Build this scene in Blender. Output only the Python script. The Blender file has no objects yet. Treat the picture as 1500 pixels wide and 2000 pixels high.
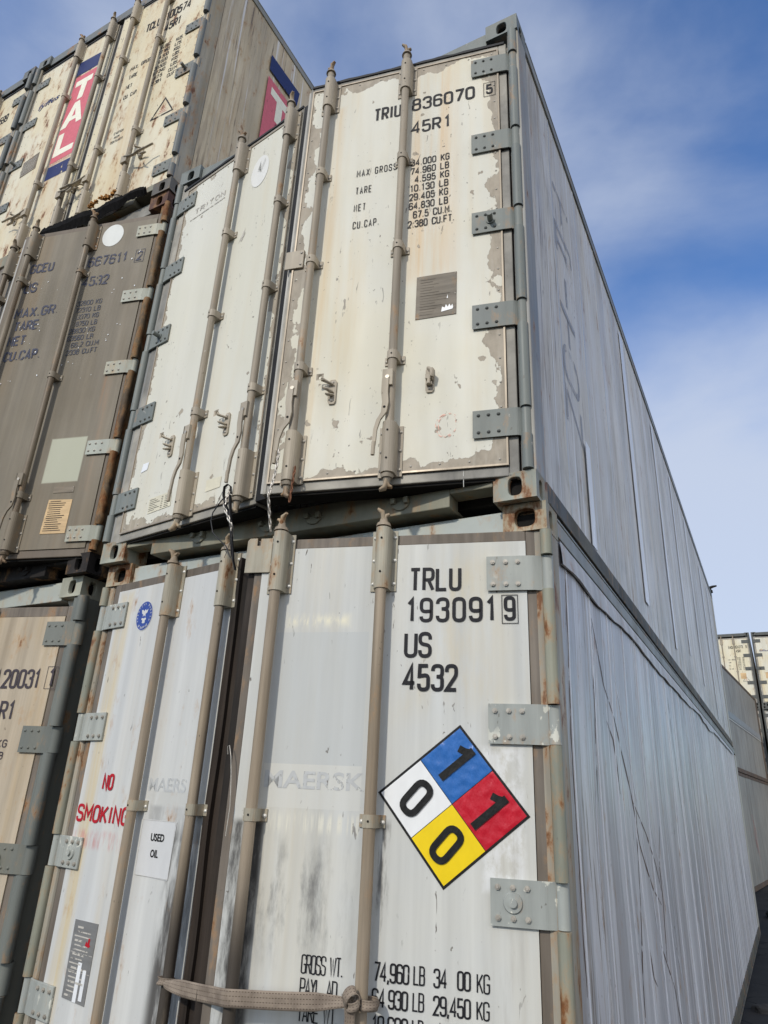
import bpy, math, random
from mathutils import Vector, Matrix, noise
R = math.radians
S = bpy.context.scene
COL = S.collection

# ------------------------------------------------------------------ camera
cam = bpy.data.cameras.new('camera'); camo = bpy.data.objects.new('camera', cam); COL.objects.link(camo)
camo.location = (3.09785, -2.49142, 1.77968)
camo.rotation_euler = (1.96269711, -0.0448039, 0.48892785)
cam.sensor_fit = 'VERTICAL'; cam.sensor_height = 32.0; cam.lens = 32.0 * 1.35608561 / 2.0
cam.clip_end = 4000; cam.clip_start = 0.05
S.camera = camo

# ------------------------------------------------------------------ sun, sky, exposure
SUN_AZ, SUN_EL = 5.0, 33.0          # degrees left of straight-behind-the-camera-side (-Y), elevation
sun = bpy.data.lights.new('sun', 'SUN'); suno = bpy.data.objects.new('sun', sun); COL.objects.link(suno)
sd = Vector((-math.sin(R(SUN_AZ)) * math.cos(R(SUN_EL)), -math.cos(R(SUN_AZ)) * math.cos(R(SUN_EL)), math.sin(R(SUN_EL))))
suno.rotation_euler = sd.to_track_quat('Z', 'Y').to_euler()
sun.energy = 2.35; sun.angle = R(2.6); sun.color = (1.0, 0.925, 0.80)
W = bpy.data.worlds.new('World'); S.world = W; W.use_nodes = True
S.view_settings.view_transform = 'Standard'; S.view_settings.look = 'None'
S.view_settings.exposure = 0.0; S.view_settings.gamma = 1.0


class G:
    """small helper round a node tree"""
    def __init__(s, nt):
        s.nt = nt; s.n = nt.nodes; s.l = nt.links
    def new(s, t, **k):
        nd = s.n.new(t)
        for a, b in k.items(): setattr(nd, a, b)
        return nd
    def put(s, sock, v):
        if v is None: return
        if isinstance(v, (int, float)): sock.default_value = v
        elif isinstance(v, tuple):
            sock.default_value = v if len(v) == len(sock.default_value) else v + (1.0,)
        else: s.l.new(v, sock)
    def math(s, op, a, b=0.0, c=None, clamp=False):
        m = s.new('ShaderNodeMath', operation=op, use_clamp=clamp)
        s.put(m.inputs[0], a); s.put(m.inputs[1], b)
        if c is not None: s.put(m.inputs[2], c)
        return m.outputs[0]
    def vec(s, v, scale, off=(0, 0, 0), rot=(0, 0, 0)):
        m = s.new('ShaderNodeMapping'); s.l.new(v, m.inputs[0])
        m.inputs['Scale'].default_value = scale; m.inputs['Location'].default_value = off; m.inputs['Rotation'].default_value = rot
        return m.outputs[0]
    def noise(s, v, scale=(1, 1, 1), detail=4, rough=.55, off=(0, 0, 0), dist=0.0, rot=(0, 0, 0)):
        nd = s.new('ShaderNodeTexNoise'); s.l.new(s.vec(v, scale, off, rot), nd.inputs['Vector'])
        nd.inputs['Scale'].default_value = 1.0; nd.inputs['Detail'].default_value = detail
        nd.inputs['Roughness'].default_value = rough; nd.inputs['Distortion'].default_value = dist
        return nd.outputs[0]
    def step(s, v, a, b, lo=0.0, hi=1.0):
        m = s.new('ShaderNodeMapRange', interpolation_type='SMOOTHSTEP')
        s.put(m.inputs[0], v); m.inputs[1].default_value = a; m.inputs[2].default_value = b
        m.inputs[3].default_value = lo; m.inputs[4].default_value = hi
        return m.outputs[0]
    def lin(s, v, a, b, lo=0.0, hi=1.0):
        m = s.new('ShaderNodeMapRange'); s.put(m.inputs[0], v)
        for i, x in enumerate((a, b, lo, hi)): m.inputs[i + 1].default_value = x
        return m.outputs[0]
    def mix(s, f, a, b, mode='MIX'):
        m = s.new('ShaderNodeMix', data_type='RGBA', blend_type=mode)
        s.put(m.inputs[0], f); s.put(m.inputs[6], a); s.put(m.inputs[7], b)
        return m.outputs[2]
    def xyz(s, v):
        m = s.new('ShaderNodeSeparateXYZ'); s.l.new(v, m.inputs[0]); return m.outputs
    def mul(s, *a):
        r = a[0]
        for x in a[1:]: r = s.math('MULTIPLY', r, x)
        return r


g = G(W.node_tree); bg = g.n['Background']
sky = g.new('ShaderNodeTexSky', sky_type='NISHITA', sun_disc=False, sun_elevation=R(SUN_EL), sun_rotation=R(180 + SUN_AZ))
sky.air_density = 1.3; sky.dust_density = 0.6; sky.ozone_density = 3.0
tc = g.new('ShaderNodeTexCoord'); dr = tc.outputs['Generated']
def near(c, a, b):
    d = g.new('ShaderNodeVectorMath', operation='DOT_PRODUCT'); g.l.new(dr, d.inputs[0]); d.inputs[1].default_value = c
    return g.step(d.outputs['Value'], math.cos(R(a)), math.cos(R(b)))
bank = near((.04, .94, .34), 21, 6)
veil = near((-.62, .22, .76), 62, 6)
low = near((0, .995, .1), 24, 8)
wisp = g.noise(dr, (2.2, 2.2, 4.2), 7, .5, dist=.35)
fine = g.noise(dr, (5, 5, 9), 6, .55, off=(3, 1, 2), dist=.2)
am = g.math('ADD', g.mul(bank, 1.05), g.mul(veil, .58))
am = g.math('ADD', am, g.mul(low, .35))
right = near((.97, -.15, .2), 58, 30); back = near((.2, -.9, .5), 80, 40)  # bright cloud out of view, added to light the shaded side walls
am = g.math('ADD', am, g.math('ADD', g.mul(right, 1.5), g.mul(back, .8)))
am = g.math('ADD', am, g.lin(wisp, .35, .7, -.30, .34))
am = g.math('ADD', am, g.lin(fine, .3, .7, -.12, .12))
cl = g.step(am, -.05, 1.35, .0, .86)
skyc = g.mix(1.0, sky.outputs[0], (.84, 1.18, 1.66), 'MULTIPLY')
cloud = g.mix(g.math('MAXIMUM', g.mul(right, .95), g.mul(back, .55)), (5.9, 6.5, 7.7), (12.5, 12.1, 11.6))
fin = g.mix(cl, skyc, cloud)
g.l.new(fin, bg.inputs[0]); bg.inputs[1].default_value = 0.105

# ------------------------------------------------------------------ materials
def base_mat(name):
    m = bpy.data.materials.new(name); m.use_nodes = True
    g = G(m.node_tree); p = g.n['Principled BSDF']
    t = g.new('ShaderNodeTexCoord'); o = t.outputs['Object']
    oi = g.new('ShaderNodeObjectInfo'); add = g.new('ShaderNodeVectorMath', operation='ADD')
    g.l.new(o, add.inputs[0]); sc = g.new('ShaderNodeVectorMath', operation='SCALE'); sc.inputs[3].default_value = 3.7
    g.l.new(oi.outputs['Location'], sc.inputs[0]); g.l.new(sc.outputs[0], add.inputs[1])
    return m, g, p, o, add.outputs[0]

RUST = (.16, .062, .022)
def paint(name, base, rough=.5, two=None, streak=.18, sv=(9, 9, .45), yellow=0.0, ycol=(.55, .40, .16), grime=.25, gcol=(.16, .13, .09),
          specks=.5, rust=0.0, peel=None, regions=(), bump=.12, metal=0.0, chips=None, scr=0.0, bay=0.0, tears=0.0):
    m, g, p, o, v = base_mat(name)
    col = base if two is None else g.mix(g.step(g.noise(v, (1.3, 1.3, 1.0), 5), .40, .62), base, two)
    if streak:
        s = g.noise(v, sv, 5, .6)
        k = g.lin(s, .3, .7, 1 - streak, 1 + streak * .35)
        cmb = g.new('ShaderNodeCombineColor'); [g.l.new(k, cmb.inputs[i]) for i in range(3)]
        col = g.mix(1.0, col, cmb.outputs[0], 'MULTIPLY')
    if bay:
        X = g.xyz(o); wn = g.new('ShaderNodeTexWhiteNoise', noise_dimensions='1D')
        wob = g.math('ADD', X[1], g.mul(g.math('SUBTRACT', g.noise(v, (.7, .7, .9), 3), .5), .10))
        g.l.new(g.math('FLOOR', g.math('DIVIDE', wob, .2033)), wn.inputs['W'])
        cmb = g.new('ShaderNodeCombineColor'); k = g.lin(wn.outputs['Value'], 0, 1, 1 - bay, 1 + bay * .5)
        for i in range(3): g.l.new(k, cmb.inputs[i])
        col = g.mix(1.0, col, cmb.outputs[0], 'MULTIPLY')
        big = g.step(g.noise(v, (1, .55, .35), 4, .6, off=(5, 2, 2)), .46, .62)
        col = g.mix(g.mul(big, .35), col, tuple(c * .62 for c in base))
    if grime:
        a = g.step(g.noise(v, (2.2, 2.2, .8), 8, .65, off=(7, 2, 1)), .50, .78)
        b = g.step(g.noise(v, (26, 26, 5), 5, .6, off=(1, 5, 3)), .42, .66)
        col = g.mix(g.mul(a, g.math('ADD', g.mul(b, .6), .4), grime), col, gcol)
    if yellow:
        a = g.step(g.noise(v, (4.5, 4.5, .33), 5, .55, off=(3, 9, 4)), .47, .70)
        b = g.step(g.noise(v, (30, 30, 1.2), 4, .6, off=(5, 9, 4)), .30, .75, .35, 1)
        col = g.mix(g.mul(a, b, yellow), col, ycol)
    for (x0, x1, z0, z1, soft, rc, nsc, lo, hi, amt) in regions:
        X = g.xyz(o)
        mx = g.math('MINIMUM', g.math('SUBTRACT', X[0], x0), g.math('SUBTRACT', x1, X[0]))
        mz = g.math('MINIMUM', g.math('SUBTRACT', X[2], z0), g.math('SUBTRACT', z1, X[2]))
        box = g.step(g.math('MINIMUM', mx, mz), 0.0, soft) if soft > 0 else g.math('GREATER_THAN', g.math('MINIMUM', mx, mz), 0.0)
        nz = g.step(g.noise(v, nsc, 7, .66, off=(x0, 4, z0)), lo, hi) if nsc else 1.0
        col = g.mix(g.mul(box, nz, amt), col, rc)
    if specks:
        s = g.noise(v, (55, 55, 34), 2, .5, off=(2, 2, 8)); t = g.noise(v, (3, 3, 3), 3, off=(6, 1, 1))
        msk = g.mul(g.step(s, .70, .75), g.step(t, .42, .66), specks)
        col = g.mix(msk, col, (.10, .085, .065))
        if scr:
            s2 = g.noise(v, (46, 46, 11), 3, .6, off=(9, 2, 3), dist=.6, rot=(0, .5, 0))
            col = g.mix(g.mul(g.step(s2, .66, .70), g.step(t, .46, .6), scr), col, (.14, .125, .11))
    if tears:
        t1 = g.noise(v, (1, 34, 1.6), 5, .68, off=(3, 3, 6), dist=.3); t2 = g.noise(v, (1, 2.2, 1.1), 3, off=(9, 1, 6))
        fr_ = g.step(g.xyz(o)[1], 1.5, .15)
        tm = g.mul(g.step(g.math('ADD', t1, g.mul(fr_, .03)), .625, .655), g.step(t2, .42, .56), tears); hl = g.mul(g.step(g.math('ADD', t1, g.mul(fr_, .10)), .58, .68), g.math('MAXIMUM', g.step(t2, .40, .58), fr_), tears * .6)
        col = g.mix(hl, col, (.30, .23, .16)); col = g.mix(tm, col, (.085, .06, .045))
        l1 = g.noise(v, (1, 26, .35), 4, .6, off=(8, 2, 1)); col = g.mix(g.mul(g.step(l1, .58, .64), .7), col, (.80, .81, .84))
    if rust:
        r0 = g.noise(v, (11, 11, 5), 9, .68, off=(4, 4, 4)); r1 = g.step(r0, .66 - .20 * rust, .74 - .17 * rust)
        halo = g.step(r0, .56 - .18 * rust, .72 - .17 * rust)
        col = g.mix(g.mul(halo, .55), col, (.42, .23, .09))
        rc = g.mix(g.noise(v, (50, 50, 50), 4), (.07, .028, .014), (.27, .11, .035))
        col = g.mix(r1, col, rc)
    hgt = None
    if peel:
        (x0, x1, z0, z1, w, pc, bl) = peel
        X = g.xyz(o)
        dx = g.math('MINIMUM', g.math('SUBTRACT', X[0], x0), g.math('SUBTRACT', x1, X[0]))
        dz = g.math('MINIMUM', g.math('SUBTRACT', X[2], z0), g.math('SUBTRACT', z1, X[2]))
        d = g.math('MINIMUM', dx, dz)
        n1 = g.noise(v, (8, 8, 6), 6, .52, off=(1, 3, 2))
        f = g.math('SUBTRACT', g.math('ADD', g.mul(g.math('SUBTRACT', n1, .5), .27), w), d)
        if bl:
            lowz = g.step(X[2], 1.3, .25, 0, 1)
            n2 = g.noise(v, (11, 11, 9), 3, .5, off=(8, 8, 1))
            f = g.math('MAXIMUM', f, g.math('SUBTRACT', g.math('ADD', g.mul(n2, .2), g.mul(lowz, .009)), .1455 - .002 * bl))
        pm = g.math('GREATER_THAN', f, 0.0); edge = g.mul(g.math('GREATER_THAN', f, -.0022), g.math('SUBTRACT', 1.0, g.math('GREATER_THAN', f, .0015)))
        pcol = g.mix(g.step(g.noise(v, (14, 14, 8), 6, .65), .35, .7), pc, tuple(c * .72 for c in pc))
        pcol = g.mix(g.mul(g.step(g.noise(v, (40, 40, 6), 4), .5, .75), .5), pcol, (.46, .42, .35))
        col = g.mix(pm, col, pcol); col = g.mix(g.mul(edge, .45), col, (.16, .13, .10))
        hgt = g.math('SUBTRACT', 1.0, pm)
    if chips:
        cc, lo = chips
        n2 = g.noise(v, (24, 24, 18), 5, .6, off=(8, 1, 1)); n3 = g.noise(v, (3.5, 3.5, 2.5), 3, off=(2, 7, 1))
        cm = g.mul(g.step(n2, lo, lo + .03), g.step(n3, .42, .55))
        col = g.mix(cm, col, cc)
    g.put(p.inputs['Base Color'], col)
    rr = g.lin(g.noise(v, (6, 6, 1.5), 4), .3, .7, rough - .10, rough + .14)
    g.put(p.inputs['Roughness'], rr); p.inputs['Metallic'].default_value = metal; p.inputs['Specular IOR Level'].default_value = .3
    bp = g.new('ShaderNodeBump'); bp.inputs['Strength'].default_value = bump; bp.inputs['Distance'].default_value = .004
    h = g.math('ADD', g.mul(g.noise(v, (5, 5, 2.2), 3), 1.6), g.mul(g.noise(v, (45, 45, 20), 5, .6), .35))
    if hgt is not None: h = g.math('ADD', h, g.mul(hgt, .5))
    g.l.new(h, bp.inputs['Height']); g.l.new(bp.outputs[0], p.inputs['Normal'])
    return m

def ink(name, col, wear=.4, scale=(30, 30, 14), rough=.5):
    m, g, p, o, v = base_mat(name)
    p.inputs['Roughness'].default_value = rough; p.inputs['Specular IOR Level'].default_value = .15
    c = g.mix(g.noise(v, (40, 40, 40), 3), col, tuple(min(1, x * 1.4 + .004) for x in col)); g.put(p.inputs['Base Color'], c)
    a = g.step(g.noise(v, scale, 6, .62, off=(5, 5, 5)), .74 - .36 * wear, .78 - .30 * wear)
    a = g.mul(a, g.step(g.noise(v, (3, 3, 3), 2, off=(1, 8, 5)), .36, .6, .25, 1)) if wear < .9 else a
    g.l.new(g.math('SUBTRACT', 1.0, a), p.inputs['Alpha'])
    return m

def flat(name, col, rough=.6, metal=0, var=.25, sc=20, bump=.1, spec=.3):
    m, g, p, o, v = base_mat(name)
    n = g.noise(v, (sc, sc, sc * .5), 5, .6)
    g.put(p.inputs['Base Color'], g.mix(g.step(n, .3, .7), tuple(c * (1 - var) for c in col), tuple(min(1, c * (1 + var * .6)) for c in col)))
    p.inputs['Roughness'].default_value = rough; p.inputs['Metallic'].default_value = metal; p.inputs['Specular IOR Level'].default_value = spec
    bp = g.new('ShaderNodeBump'); bp.inputs['Strength'].default_value = bump; bp.inputs['Distance'].default_value = .003 if bump < .6 else .008
    g.l.new(n, bp.inputs['Height']); g.l.new(bp.outputs[0], p.inputs['Normal'])
    return m

# ------------------------------------------------------------------ mesh builder
class MB:
    def __init__(s): s.v = []; s.f = []; s.m = []; s.s = []
    def add(s, vs, fs, mat=0, smooth=False):
        o = len(s.v); s.v += [tuple(v) for v in vs]
        for f in fs: s.f.append(tuple(i + o for i in f)); s.m.append(mat); s.s.append(smooth)
        return s
    def box(s, x0, x1, y0, y1, z0, z1, mat=0):
        v = [(x, y, z) for x in (x0, x1) for y in (y0, y1) for z in (z0, z1)]
        return s.add(v, [(0, 1, 3, 2), (4, 6, 7, 5), (0, 4, 5, 1), (2, 3, 7, 6), (0, 2, 6, 4), (1, 5, 7, 3)], mat)
    def cyl(s, p0, p1, r0, r1=None, n=14, mat=0, caps=True, smooth=True):
        r1 = r0 if r1 is None else r1; p0 = Vector(p0); p1 = Vector(p1)
        q = (p1 - p0).to_track_quat('Z', 'Y'); vs = []
        for c, r in ((p0, r0), (p1, r1)):
            for i in range(n):
                a = 2 * math.pi * i / n; vs.append(c + q @ Vector((r * math.cos(a), r * math.sin(a), 0)))
        s.add(vs, [(i, (i + 1) % n, n + (i + 1) % n, n + i) for i in range(n)], mat, smooth)
        if caps: s.add(vs[:n], [tuple(range(n - 1, -1, -1))], mat); s.add(vs[n:], [tuple(range(n))], mat)
        return s
    def tube(s, pts, r, n=8, mat=0, flat=None):
        pts = [Vector(p) for p in pts]; vs = []; up = Vector((0, 0, 1)); prev = None
        for i, p in enumerate(pts):
            d = (pts[min(i + 1, len(pts) - 1)] - pts[max(i - 1, 0)]).normalized()
            if prev is None:
                prev = d.cross(up if abs(d.z) < .9 else Vector((1, 0, 0))).normalized()
            a = (prev - d * prev.dot(d)).normalized(); b = d.cross(a); prev = a
            rr = r[i] if isinstance(r, (list, tuple)) else r
            fb = 1 if flat is None else flat
            for k in range(n):
                t = 2 * math.pi * k / n; vs.append(p + a * rr * math.cos(t) + b * rr * fb * math.sin(t))
        fs = [(j * n + k, j * n + (k + 1) % n, (j + 1) * n + (k + 1) % n, (j + 1) * n + k) for j in range(len(pts) - 1) for k in range(n)]
        s.add(vs, fs, mat, True); s.add(vs[:n], [tuple(range(n - 1, -1, -1))], mat); s.add(vs[-n:], [tuple(range(n))], mat)
        return s
    def prism(s, poly, a, b, axis='z', mat=0):
        def P(p, h): return {'z': (p[0], p[1], h), 'y': (p[0], h, p[1]), 'x': (h, p[0], p[1])}[axis]
        n = len(poly); vs = [P(p, a) for p in poly] + [P(p, b) for p in poly]
        fs = [(i, (i + 1) % n, n + (i + 1) % n, n + i) for i in range(n)] + [tuple(range(n - 1, -1, -1)), tuple(range(n, 2 * n))]
        return s.add(vs, fs, mat)
    def rivet(s, x, y, z, r=.006, h=.004, mat=0, n=8):
        vs = [(x + r * math.cos(2 * math.pi * i / n), y, z + r * math.sin(2 * math.pi * i / n)) for i in range(n)]
        vs += [(x + .6 * r * math.cos(2 * math.pi * i / n), y - h * .8, z + .6 * r * math.sin(2 * math.pi * i / n)) for i in range(n)] + [(x, y - h, z)]
        fs = [(i, (i + 1) % n, n + (i + 1) % n, n + i) for i in range(n)] + [(n + i, n + (i + 1) % n, 2 * n) for i in range(n)]
        return s.add(vs, fs, mat, True)
    def ring_plate(s, O, U, V, N, w, h, hu, hv, t, mat=0, n=24, rc=.3):
        """plate w x h with an oval hole (half sizes hu, hv) cut through thickness t; O = outer-face centre, N = outward"""
        O, U, V, N = map(Vector, (O, U, V, N)); A = []; B = []
        for i in range(n):
            a = 2 * math.pi * (i + .5) / n; c, d = math.cos(a), math.sin(a)
            k = 1 / max(abs(c) / (w / 2), abs(d) / (h / 2)); A.append((k * c, k * d))
            e = .62; B.append((hu * math.copysign(abs(c) ** e, c), hv * math.copysign(abs(d) ** e, d)))
        # put real corners in
        for sx in (-1, 1):
            for sy in (-1, 1):
                j = min(range(n), key=lambda i: (A[i][0] - sx * w / 2) ** 2 + (A[i][1] - sy * h / 2) ** 2); A[j] = (sx * w / 2, sy * h / 2)
        P = lambda q, dd: O + U * q[0] + V * q[1] - N * dd
        vs = [P(q, 0) for q in A] + [P(q, .004) for q in B] + [P((q[0] * .93, q[1] * .93), t) for q in B]
        fs = [(i, (i + 1) % n, n + (i + 1) % n, n + i) for i in range(n)] + [(n + i, n + (i + 1) % n, 2 * n + (i + 1) % n, 2 * n + i) for i in range(n)]
        return s.add(vs, fs, mat)
    def mesh(s, name, mats):
        me = bpy.data.meshes.new(name); me.from_pydata(s.v, [], s.f)
        for m in mats: me.materials.append(m)
        me.polygons.foreach_set('material_index', s.m); me.polygons.foreach_set('use_smooth', s.s); me.update()
        return me

def obj(name, data, parent=None, mats=None, bevel=0, loc=None, mirror=False):
    if isinstance(data, MB): data = data.mesh(name, mats if isinstance(mats, (list, tuple)) else [mats])
    o = bpy.data.objects.new(name, data); COL.objects.link(o)
    if parent is not None: o.parent = parent
    if loc: o.location = loc
    if bevel:
        b = o.modifiers.new('bevel', 'BEVEL'); b.width = bevel; b.segments = 2; b.limit_method = 'ANGLE'; b.angle_limit = R(50)
    return o

def thing(name, label, cat, loc, rz=0, group=None):
    o = bpy.data.objects.new(name, None); COL.objects.link(o); o.empty_display_size = .3
    o.location = loc; o.rotation_euler = (0, 0, rz); o['label'] = label; o['category'] = cat
    if group: o['group'] = group
    return o
def tag(o, label, cat, group=None):
    o['label'] = label; o['category'] = cat
    if group: o['group'] = group
    return o

# ------------------------------------------------------------------ stencil lettering (own stroke font)
r_ = .46
GL = {
 'A': [[(0, 0), (.5, 1), (1, 0)], [(.17, .3), (.83, .3)]],
 'B': [[(.5, .53), (0, .53), (0, 1), (.95, 1, r_), (.95, .53, .3), (.5, .53)], [(.5, .53), (1, .53, r_), (1, 0, r_), (0, 0), (0, .53)]],
 'C': [[(1, .72), (1, 1, r_), (0, 1, r_), (0, 0, r_), (1, 0, r_), (1, .28)]],
 'D': [[(.3, 0), (0, 0), (0, 1), (1, 1, r_), (1, 0, r_), (.3, 0)]],
 'E': [[(1, 1), (0, 1), (0, 0), (1, 0)], [(0, .52), (.85, .52)]],
 'F': [[(1, 1), (0, 1), (0, 0)], [(0, .52), (.85, .52)]],
 'G': [[(1, .75), (1, 1, r_), (0, 1, r_), (0, 0, r_), (1, 0, r_), (1, .48), (.5, .48)]],
 'H': [[(0, 0), (0, 1)], [(1, 0), (1, 1)], [(0, .52), (1, .52)]],
 'I': [[(.5, 0), (.5, 1)]],
 'K': [[(0, 0), (0, 1)], [(1, 1), (0, .36)], [(.32, .58), (1, 0)]],
 'L': [[(0, 1), (0, 0), (1, 0)]],
 'M': [[(0, 0), (0, 1), (.5, .35), (1, 1), (1, 0)]],
 'N': [[(0, 0), (0, 1), (1, 0), (1, 1)]],
 'O': [[(.5, 0), (0, 0, r_), (0, 1, r_), (1, 1, r_), (1, 0, r_), (.5, 0)]],
 'P': [[(0, 0), (0, 1), (1, 1, r_), (1, .45, r_), (0, .45)]],
 'R': [[(0, 0), (0, 1), (1, 1, r_), (1, .48, r_), (0, .48)], [(.5, .48), (1, 0)]],
 'S': [[(1, .74), (1, 1, r_), (0, 1, r_), (0, .55, .4), (1, .47, .4), (1, 0, r_), (0, 0, r_), (0, .26)]],
 'T': [[(0, 1), (1, 1)], [(.5, 1), (.5, 0)]],
 'U': [[(0, 1), (0, 0, r_), (1, 0, r_), (1, 1)]],
 'V': [[(0, 1), (.5, 0), (1, 1)]],
 'W': [[(0, 1), (.25, 0), (.5, .9), (.75, 0), (1, 1)]],
 'X': [[(0, 0), (1, 1)], [(0, 1), (1, 0)]],
 'Y': [[(0, 1), (.5, .5), (.5, 0)], [(1, 1), (.5, .5)]],
 '1': [[(.12, .78), (.6, 1), (.6, 0)]],
 '2': [[(0, .74), (0, 1, r_), (1, 1, r_), (1, .6, .25), (0, 0), (1, 0)]],
 '3': [[(0, .78), (0, 1, r_), (1, 1, r_), (1, .54, .4), (.4, .54)], [(.5, .54), (1, .54, .4), (1, 0, r_), (0, 0, r_), (0, .22)]],
 '4': [[(.72, 0), (.72, 1), (0, .27), (1, .27)]],
 '5': [[(.95, 1), (.08, 1), (.04, .56), (1, .62, r_), (1, 0, r_), (0, 0, r_), (0, .24)]],
 '6': [[(1, .8), (1, 1, r_), (0, 1, r_), (0, 0, r_), (1, 0, r_), (1, .58, r_), (0, .56)]],
 '7': [[(0, 1), (1, 1), (.35, 0)]],
 '8': [[(.5, .54), (.05, .54, .4), (.05, 1, r_), (.95, 1, r_), (.95, .54, .4), (.5, .54)], [(.5, .54), (0, .54, .4), (0, 0, r_), (1, 0, r_), (1, .54, .4), (.5, .54)]],
 '9': [[(0, .2), (0, 0, r_), (1, 0, r_), (1, 1, r_), (0, 1, r_), (0, .42, r_), (1, .44)]],
 '.': [[(.5, 0), (.5, .09)]], ',': [[(.6, .09), (.2, -.14)]], '-': [[(.1, .5), (.9, .5)]],
}
GL['0'] = GL['O']
NW = {'1': .72, 'I': .45, '.': .3, ',': .3, ' ': .75, 'M': 1.2, 'W': 1.3, '4': 1.08}
def rnd(pts, sx, sy):
    P = [(p[0] * sx, p[1] * sy) for p in pts]; out = []
    for i, p in enumerate(pts):
        r = p[2] * sx if len(p) > 2 else 0
        if r and 0 < i < len(pts) - 1:
            a = Vector(P[i - 1]); b = Vector(P[i]); c = Vector(P[i + 1])
            r = min(r, (a - b).length * (.5 if len(pts[i - 1]) > 2 else 1), (c - b).length * (.5 if len(pts[i + 1]) > 2 else 1))
            u = b + (a - b).normalized() * r; w = b + (c - b).normalized() * r
            for k in range(6):
                t = k / 5; q = u * (1 - t) ** 2 + b * 2 * t * (1 - t) + w * t * t; out.append((q.x, q.y))
        else: out.append(P[i])
    o2 = [out[0]]
    for q in out[1:]:
        if (q[0] - o2[-1][0]) ** 2 + (q[1] - o2[-1][1]) ** 2 > 1e-10: o2.append(q)
    return o2
CNT = [0]
def ribbon(mb, pts, t, fr, mat=0):
    """flat stroke of width t along 2D pts, mapped by fr(x, z, lift)"""
    CNT[0] += 1; lift = .00025 * (CNT[0] % 5); V = [Vector(p) for p in pts]; L = []; Rr = []
    closed = (V[0] - V[-1]).length < 1e-6
    for i, p in enumerate(V):
        a = V[i - 1] if i else (V[-2] if closed else None); b = V[i + 1] if i < len(V) - 1 else (V[1] if closed else None)
        d1 = (p - a).normalized() if a is not None else None; d2 = (b - p).normalized() if b is not None else None
        d1 = d1 or d2; d2 = d2 or d1
        n1 = Vector((-d1.y, d1.x)); n2 = Vector((-d2.y, d2.x)); n = n1 + n2
        n = n.normalized() if n.length > 1e-4 else n1
        k = t / 2 / max(.45, n.dot(n1)); L.append(p + n * k); Rr.append(p - n * k)
    vs = [fr(q.x, q.y, lift) for q in L] + [fr(q.x, q.y, lift) for q in Rr]; n = len(V)
    mb.add(vs, [(i, i + 1, n + i + 1, n + i) for i in range(n - 1)], mat)
def text(mb, s, x0, z0, x1, z1, t=None, gap=.50, y=-.0022, mat=0, frame=None, drop=(), slant=0):
    mb.marks = getattr(mb, 'marks', []) + [(len(mb.v), len(mb.f))]
    fr = frame or (lambda x, z, l: (x, y - l, z))
    ws = [NW.get(c, 1) for c in s]; tot = sum(ws) + gap * (len(s) - 1)
    H = z1 - z0; t = t or H * .135; u = (x1 - x0 - t) / tot; x = x0 + t / 2
    for i, c in enumerate(s):
        if c in GL and i not in drop:
            for st in GL[c]:
                P = [(x + a + slant * b, z0 + t / 2 + b) for a, b in rnd(st, ws[i] * u, H - t)]
                ribbon(mb, P, t, fr, mat)
        x += (ws[i] + gap) * u
def rect_outline(mb, x0, x1, z0, z1, t, y=-.0022, mat=0):
    ribbon(mb, [(x0, z0), (x0, z1), (x1, z1), (x1, z0), (x0, z0)], t, lambda x, z, l: (x, y - l, z), mat)
def quad(mb, pts, y=-.0018, mat=0):
    mb.add([(a, y, b) for a, b in pts], [tuple(range(len(pts)))], mat)

def font_mesh(s, x0, z0, x1, z1, y, bold=0.0, shear=0.0):
    """filled lettering from the built-in font, fitted to a box, facing -Y"""
    c = bpy.data.curves.new('t', 'FONT'); c.body = s; c.offset = bold; c.shear = shear; c.resolution_u = 4
    o = bpy.data.objects.new('t', c); COL.objects.link(o); bpy.context.view_layer.update()
    dg = bpy.context.evaluated_depsgraph_get(); me = bpy.data.meshes.new_from_object(o.evaluated_get(dg))
    bpy.data.objects.remove(o)
    xs = [v.co.x for v in me.vertices]; ys = [v.co.y for v in me.vertices]
    a, b, e, f = min(xs), max(xs), min(ys), max(ys)
    mb = MB(); mb.add([(x0 + (v.co.x - a) / (b - a) * (x1 - x0), y, z0 + (v.co.y - e) / (f - e) * (z1 - z0)) for v in me.vertices],
                      [tuple(p.vertices) for p in me.polygons])
    bpy.data.meshes.remove(me); return mb
def join(a, b, mat=0):
    a.add(b.v, b.f, mat); return a

# ------------------------------------------------------------------ hardware meshes (shared)
CACHE = {}
def cached(key, fn):
    if key not in CACHE: CACHE[key] = fn()
    return CACHE[key]

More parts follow.
